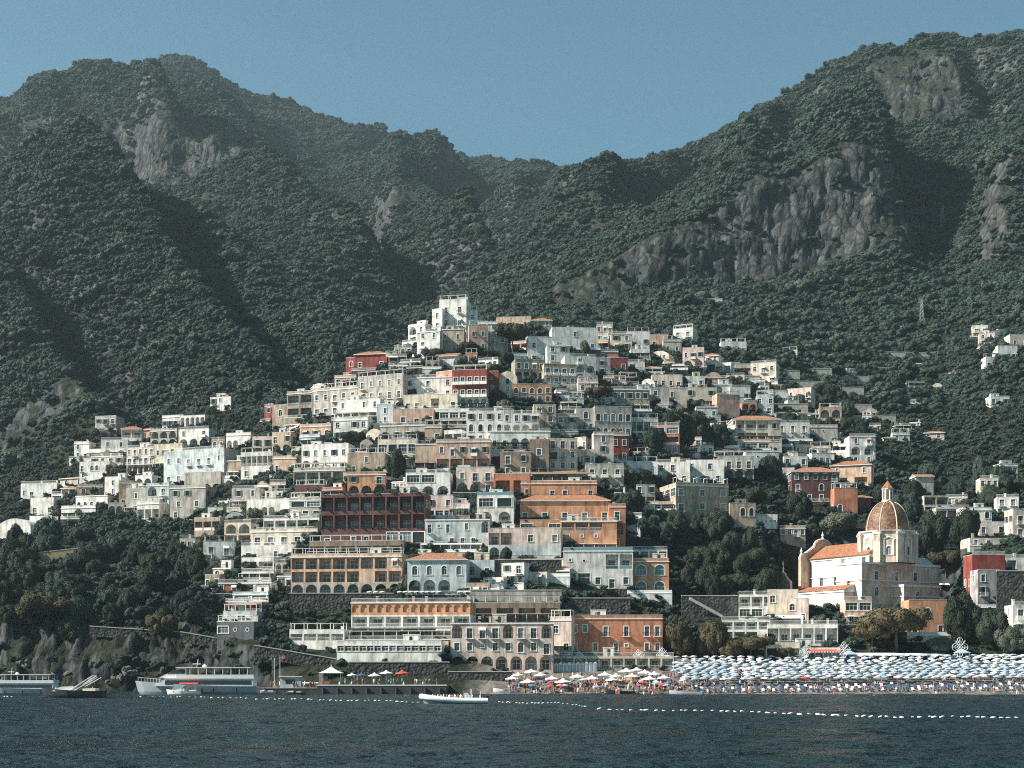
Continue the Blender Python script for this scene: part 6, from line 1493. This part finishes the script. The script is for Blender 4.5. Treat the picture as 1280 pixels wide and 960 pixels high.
def crowd():
    rr = random.Random(41); b = bpy.data.meshes; co = []; fa = []; mi = []; mats = []
    col = bpy.data.collections.new('crowd_sources')
    for ps in ('stand','walk','sit','lie','akimbo'):
        for me, cl in PEOPLE[ps]: col.objects.link(bpy.data.objects.new('bather', me))
    pts = []
    for i in range(420):
        px = rr.uniform(632, 890) if i < 260 else rr.uniform(880, 1290); Y = rr.uniform(350, 372) if i < 260 else rr.uniform(351, 392); x = (px-CX)*Y/F; pts.append((x, Y, gz(x,Y)))
    o = scatter('crowd', pts, [[rr.uniform(.9,1.05)]*3 for _ in pts], 'dense crowd of bathers between the umbrellas of the whole beach', 'crowd', col)
    a = o.data.attributes['turn']; t = np.zeros((len(pts),3), np.float32); t[:,2] = rng.uniform(0,6.28,len(pts)); a.data.foreach_set('vector', t.ravel())
crowd()
# festive light ornaments
def ornament(px, py, hp, label):
    Y = 383.0; s = Y/F; o = empty('festive_light_ornament', at(px, py, Y)); H = hp*s*.86; w = MB(); w.rod((0,0,-3), (0,0,H), .06, TRIM, 6); w.obj('post', o); m = simple('white_lamp_frame', (.85,.86,.86), .4)
    b = MB(); zc = H*.62
    for k in (1.0, .66, .34):
        pts = []
        for i in range(24):
            a = 2*math.pi*i/24; q = k*H*.33*(1 + .22*math.cos(4*a)); pts.append((q*.9*math.cos(a), 0, zc + q*1.15*math.sin(a)))
        for a, c in zip(pts, pts[1:]+pts[:1]): b.rod(a, c, .045, m, 4)
    for i in range(8): a = 2*math.pi*i/8; b.rod((0,0,zc), (H*.34*math.cos(a), 0, zc + H*.42*math.sin(a)), .05, m, 4)
    b.obj('filigree', o); tag(o, label, 'light ornament')
for a in ((1200,826,32,'tallest white filigree light ornament in front of the dark beach evergreens'),(1055,826,26,'white filigree light ornament left of the huge bronze beach pine'),(1006,826,20,'white filigree light ornament before the red-awning bar'),(828,832,24,'white filigree light ornament at the right end of the long beach restaurant'),(798,832,22,'white filigree light ornament in front of the red hotel, right of its middle'),(724,834,22,'white filigree light ornament in front of the red hotel, left of its middle')): ornament(*a)
def kiosk(px, py, wpx, label):
    Y = 388.0; s = Y/F; w = wpx*s/2; o = empty('beach_kiosk', at(px, py, Y)); b = MB()
    for x in (-w,w):
        for y in (0,2.4): b.box(x-.07,x+.07,y-.07,y+.07,-1,2.2,TRIM)
    b.obj('frame', o); r = MB(); r.lathe([(w*1.7,2.1),(w*.3,3.0),(0,3.2)], FABRIC['skyblue'], 4, (0,1.2,0), R(45), R(405)); r.obj('roof', o); c = MB(); c.box(-w+.1,w-.1,.1,.5,-.6,1.0,FABRIC['blue']); c.obj('counter', o); tag(o, label, 'kiosk')
kiosk(1063, 828, 16, 'blue-roofed beach kiosk below the bronze pines'); kiosk(1204, 826, 15, 'blue-roofed beach kiosk at the foot of the tallest light ornament')
def canopy_row(x0, x1, py, label, fab, cat='awning'):
    Y = 391.0; s = Y/F; a = at(x0, py, Y); w = (x1-x0)*s; o = empty('beach_canopy', (a.x, Y, a.z)); n = max(2, int(w/4))
    for i in range(n+1): q = MB(); q.box(w*i/n-.06, w*i/n+.06, 0, .12, -2.4, .1, TRIM); q.obj('post', o)
    r = MB(); r.face([(0,-.8,-.1),(w,-.8,-.1),(w,3.2,.45),(0,3.2,.45)], FABRIC[fab]); r.face([(0,-.82,-.4),(w,-.82,-.4),(w,-.82,-.1),(0,-.82,-.1)], FABRIC[fab]); r.obj('canopy', o); tag(o, label, cat)
canopy_row(1070, 1182, 818, 'long pale canopy along the back of the umbrella beach under the bronze pine', 'white'); canopy_row(1215, 1292, 820, 'pale canopy behind the umbrella beach at the right edge', 'white'); canopy_row(842, 896, 830, 'white canopy pavilion where the two beaches meet', 'white'); canopy_row(905, 955, 832, 'white canopy under the leaning bronze pine', 'white')
# small terrace parasols of the hotels
for i, x in enumerate((500,507,514,521,528,535,542,549,575,583,478,470,462)):
    y = 744; Y = hit(x, y+6) ; parasol((x-CX)*Y/F, Y, HC+(HZ-y-3)*Y/F, 3.6*Y/F, 1.9, 'white', 'small white parasol on the terrace above the curving orange hotel', 'parasols above the orange hotel', 'terrace_parasol')
for i, x in enumerate((1176,1184,1192,1200)): Y = hit(x, 738); parasol((x-CX)*Y/F, Y, HC+(HZ-738)*Y/F, 1.6, 2.4, 'white', 'white parasol in the row left of the dark red house at the right edge', 'parasols right of the church', 'terrace_parasol')
# pylons
def pylon(px, py, hp, label, Y=None):
    Y = Y or hit(px, py); s = Y/F; H = hp*s; o = empty('pylon', at(px, py, Y)); b = MB(); m = simple('galvanised_steel', (.42,.43,.44), .5, .4); w = H*.10; n = 7
    for sx in (-1,1):
        for sy in (-1,1): b.rod((sx*w,sy*w,-2), (sx*w*.15,sy*w*.15,H), .12, m, 4)
    for i in range(n):
        z0, z1 = H*i/n, H*(i+1)/n; a, c = w*(1-.85*i/n), w*(1-.85*(i+1)/n)
        b.rod((-a,-a,z0),(c,-c,z1),.07,m,4); b.rod((a,-a,z0),(-c,-c,z1),.07,m,4)
    b.obj('tower', o); q = MB()
    for z in (.78,.9): q.rod((-H*.13,0,H*z), (H*.13,0,H*z), .1, m, 4)
    q.obj('cross_arm', o); tag(o, label, 'pylon')
pylon(1152, 408, 34, 'steel lattice pylon among trees on the right slope'); pylon(1178, 290, 34, 'upper lattice pylon against the dark cliff shade')

def boulders():
    rr = random.Random(13); src = []
    m, nt, b = new_mat('boulder_rock'); geo = N(nt, 'ShaderNodeNewGeometry'); nz = N(nt, 'ShaderNodeTexNoise', Scale=1.2, Detail=6.0); nt.links.new(geo.outputs['Position'], nz.inputs['Vector'])
    r = ramp(nt, nz.outputs[0], [(.3,(.035,.036,.035)),(.55,(.11,.108,.10)),(.75,(.24,.23,.21))]); nt.links.new(r.outputs[0], b.inputs['Base Color']); b.inputs['Roughness'].default_value = .9
    for i in range(5):
        bm = bmesh.new(); bmesh.ops.create_icosphere(bm, subdivisions=3, radius=1); off = Vector((i*9.1, i*3.3, 4))
        for v in bm.verts:
            d = v.co.normalized(); c = mnoise.cell(d*1.6 + off); v.co = d*(1 + .5*mnoise.noise(d*1.3+off) + .35*abs(mnoise.noise(d*3.1+off)) + .12*c + .1*mnoise.noise(d*8+off)); v.co.z *= .8
        me = bpy.data.meshes.new('boulder'); bm.to_mesh(me); bm.free(); me.materials.append(m); src.append(me)
    for i in range(44):
        px = rr.uniform(-20, 322); Y = np.interp(px, shore[:,0], shore[:,1]) + rr.uniform(-3, 5 if i < 50 else 22); x = (px-CX)*Y/F; s = rr.uniform(.5, 1.7)
        o = inst('boulder', src[i % 5], None, (x, Y, gz(x, Y) + .1), rr.uniform(0,6), (s*rr.uniform(.8,1.4), s, s*rr.uniform(.7,1.5))); o.rotation_euler = (rr.uniform(-.6,.6), rr.uniform(-.6,.6), rr.uniform(0,6))
        tag(o, 'grey boulder at the foot of the sea cliff behind the moored ferries', 'boulder', 'boulders below the sea cliff')
boulders()
# ------------------------------------------------------------------ woods on the mountains (one mass) and scrub in the village
def village_mask(P, Y):
    crest = np.interp(P, CUR[4][:,0], CUR[4][:,2]); return Y < crest
BA = np.array(BUILT) if BUILT else np.zeros((0,3))
def clear_of(pts, extra=0.0):
    keep = np.ones(len(pts), bool)
    for (x, y, r) in BA:
        near = np.abs(pts[:,0]-x) < r + extra
        keep &= ~(near & (((pts[:,0]-x)**2 + (pts[:,1]-y)**2) < (r + extra)**2))
    return keep
def woods():
    P1, px1, s1 = forest_points(72000, 640, 1000, smax=2.6); P2, px2, s2 = forest_points(260000, 1000, 2450, smax=2.6)
    k1 = ~village_mask(px1, P1[:,1]) & clear_of(P1); P1 = P1[k1]
    pts = np.concatenate([P1, P2]); n = len(pts)
    lg = np.exp(rng.normal(0, .42, n))
    base = np.where(pts[:,1] < 1000, np.clip(2.2*lg, .9, 6.0), np.clip(2.05*lg, .9, 5.0) * (0.8 + pts[:,1]/4500))
    big = rng.random(n) < 0.10; base[big] *= 1.5
    s = np.stack([base*rng.uniform(0.85,1.25,n), base*rng.uniform(0.85,1.25,n), base*rng.uniform(0.7,1.15,n)], 1)
    pts[:,2] -= base*0.25
    scatter('woods', pts, s, 'dense dark green macchia and holm oak woods on the mountain slopes', 'woods')
woods()
# scrub, creepers and garden planting on the village slopes
def scrub():
    P, px, s = forest_points(42000, 372, 720, smax=3.0); k = (village_mask(px, P[:,1]) | (P[:,1] < 640)) & (P[:,2] > 3.5)
    beach = (px > 560) & (P[:,1] < 396) ; k &= ~beach
    core = (px > 330) & (px < 1180) & (P[:,1] < 620); k &= ~(core & (rng.random(len(px)) < .15)); P = P[k]; P = P[clear_of(P, -1.2)]; n = len(P); u = rng.random(n)
    base = .55 + 1.7*u**2.5; left = (P[:,0] < -60) & (P[:,1] < 540); base[left] *= 1.25
    s = np.stack([base*rng.uniform(.9,1.3,n), base*rng.uniform(.9,1.3,n), base*rng.uniform(.8,1.4,n)], 1); P[:,2] -= base*.15
    Q = np.array(SHRUB_PTS); P = np.concatenate([P, Q[:,:3]]); s = np.concatenate([s, np.stack([Q[:,3]]*3, 1)])
    scatter('scrub', P, s, 'scrub, creepers and garden plants filling the slopes between the houses', 'scrub')
scrub()
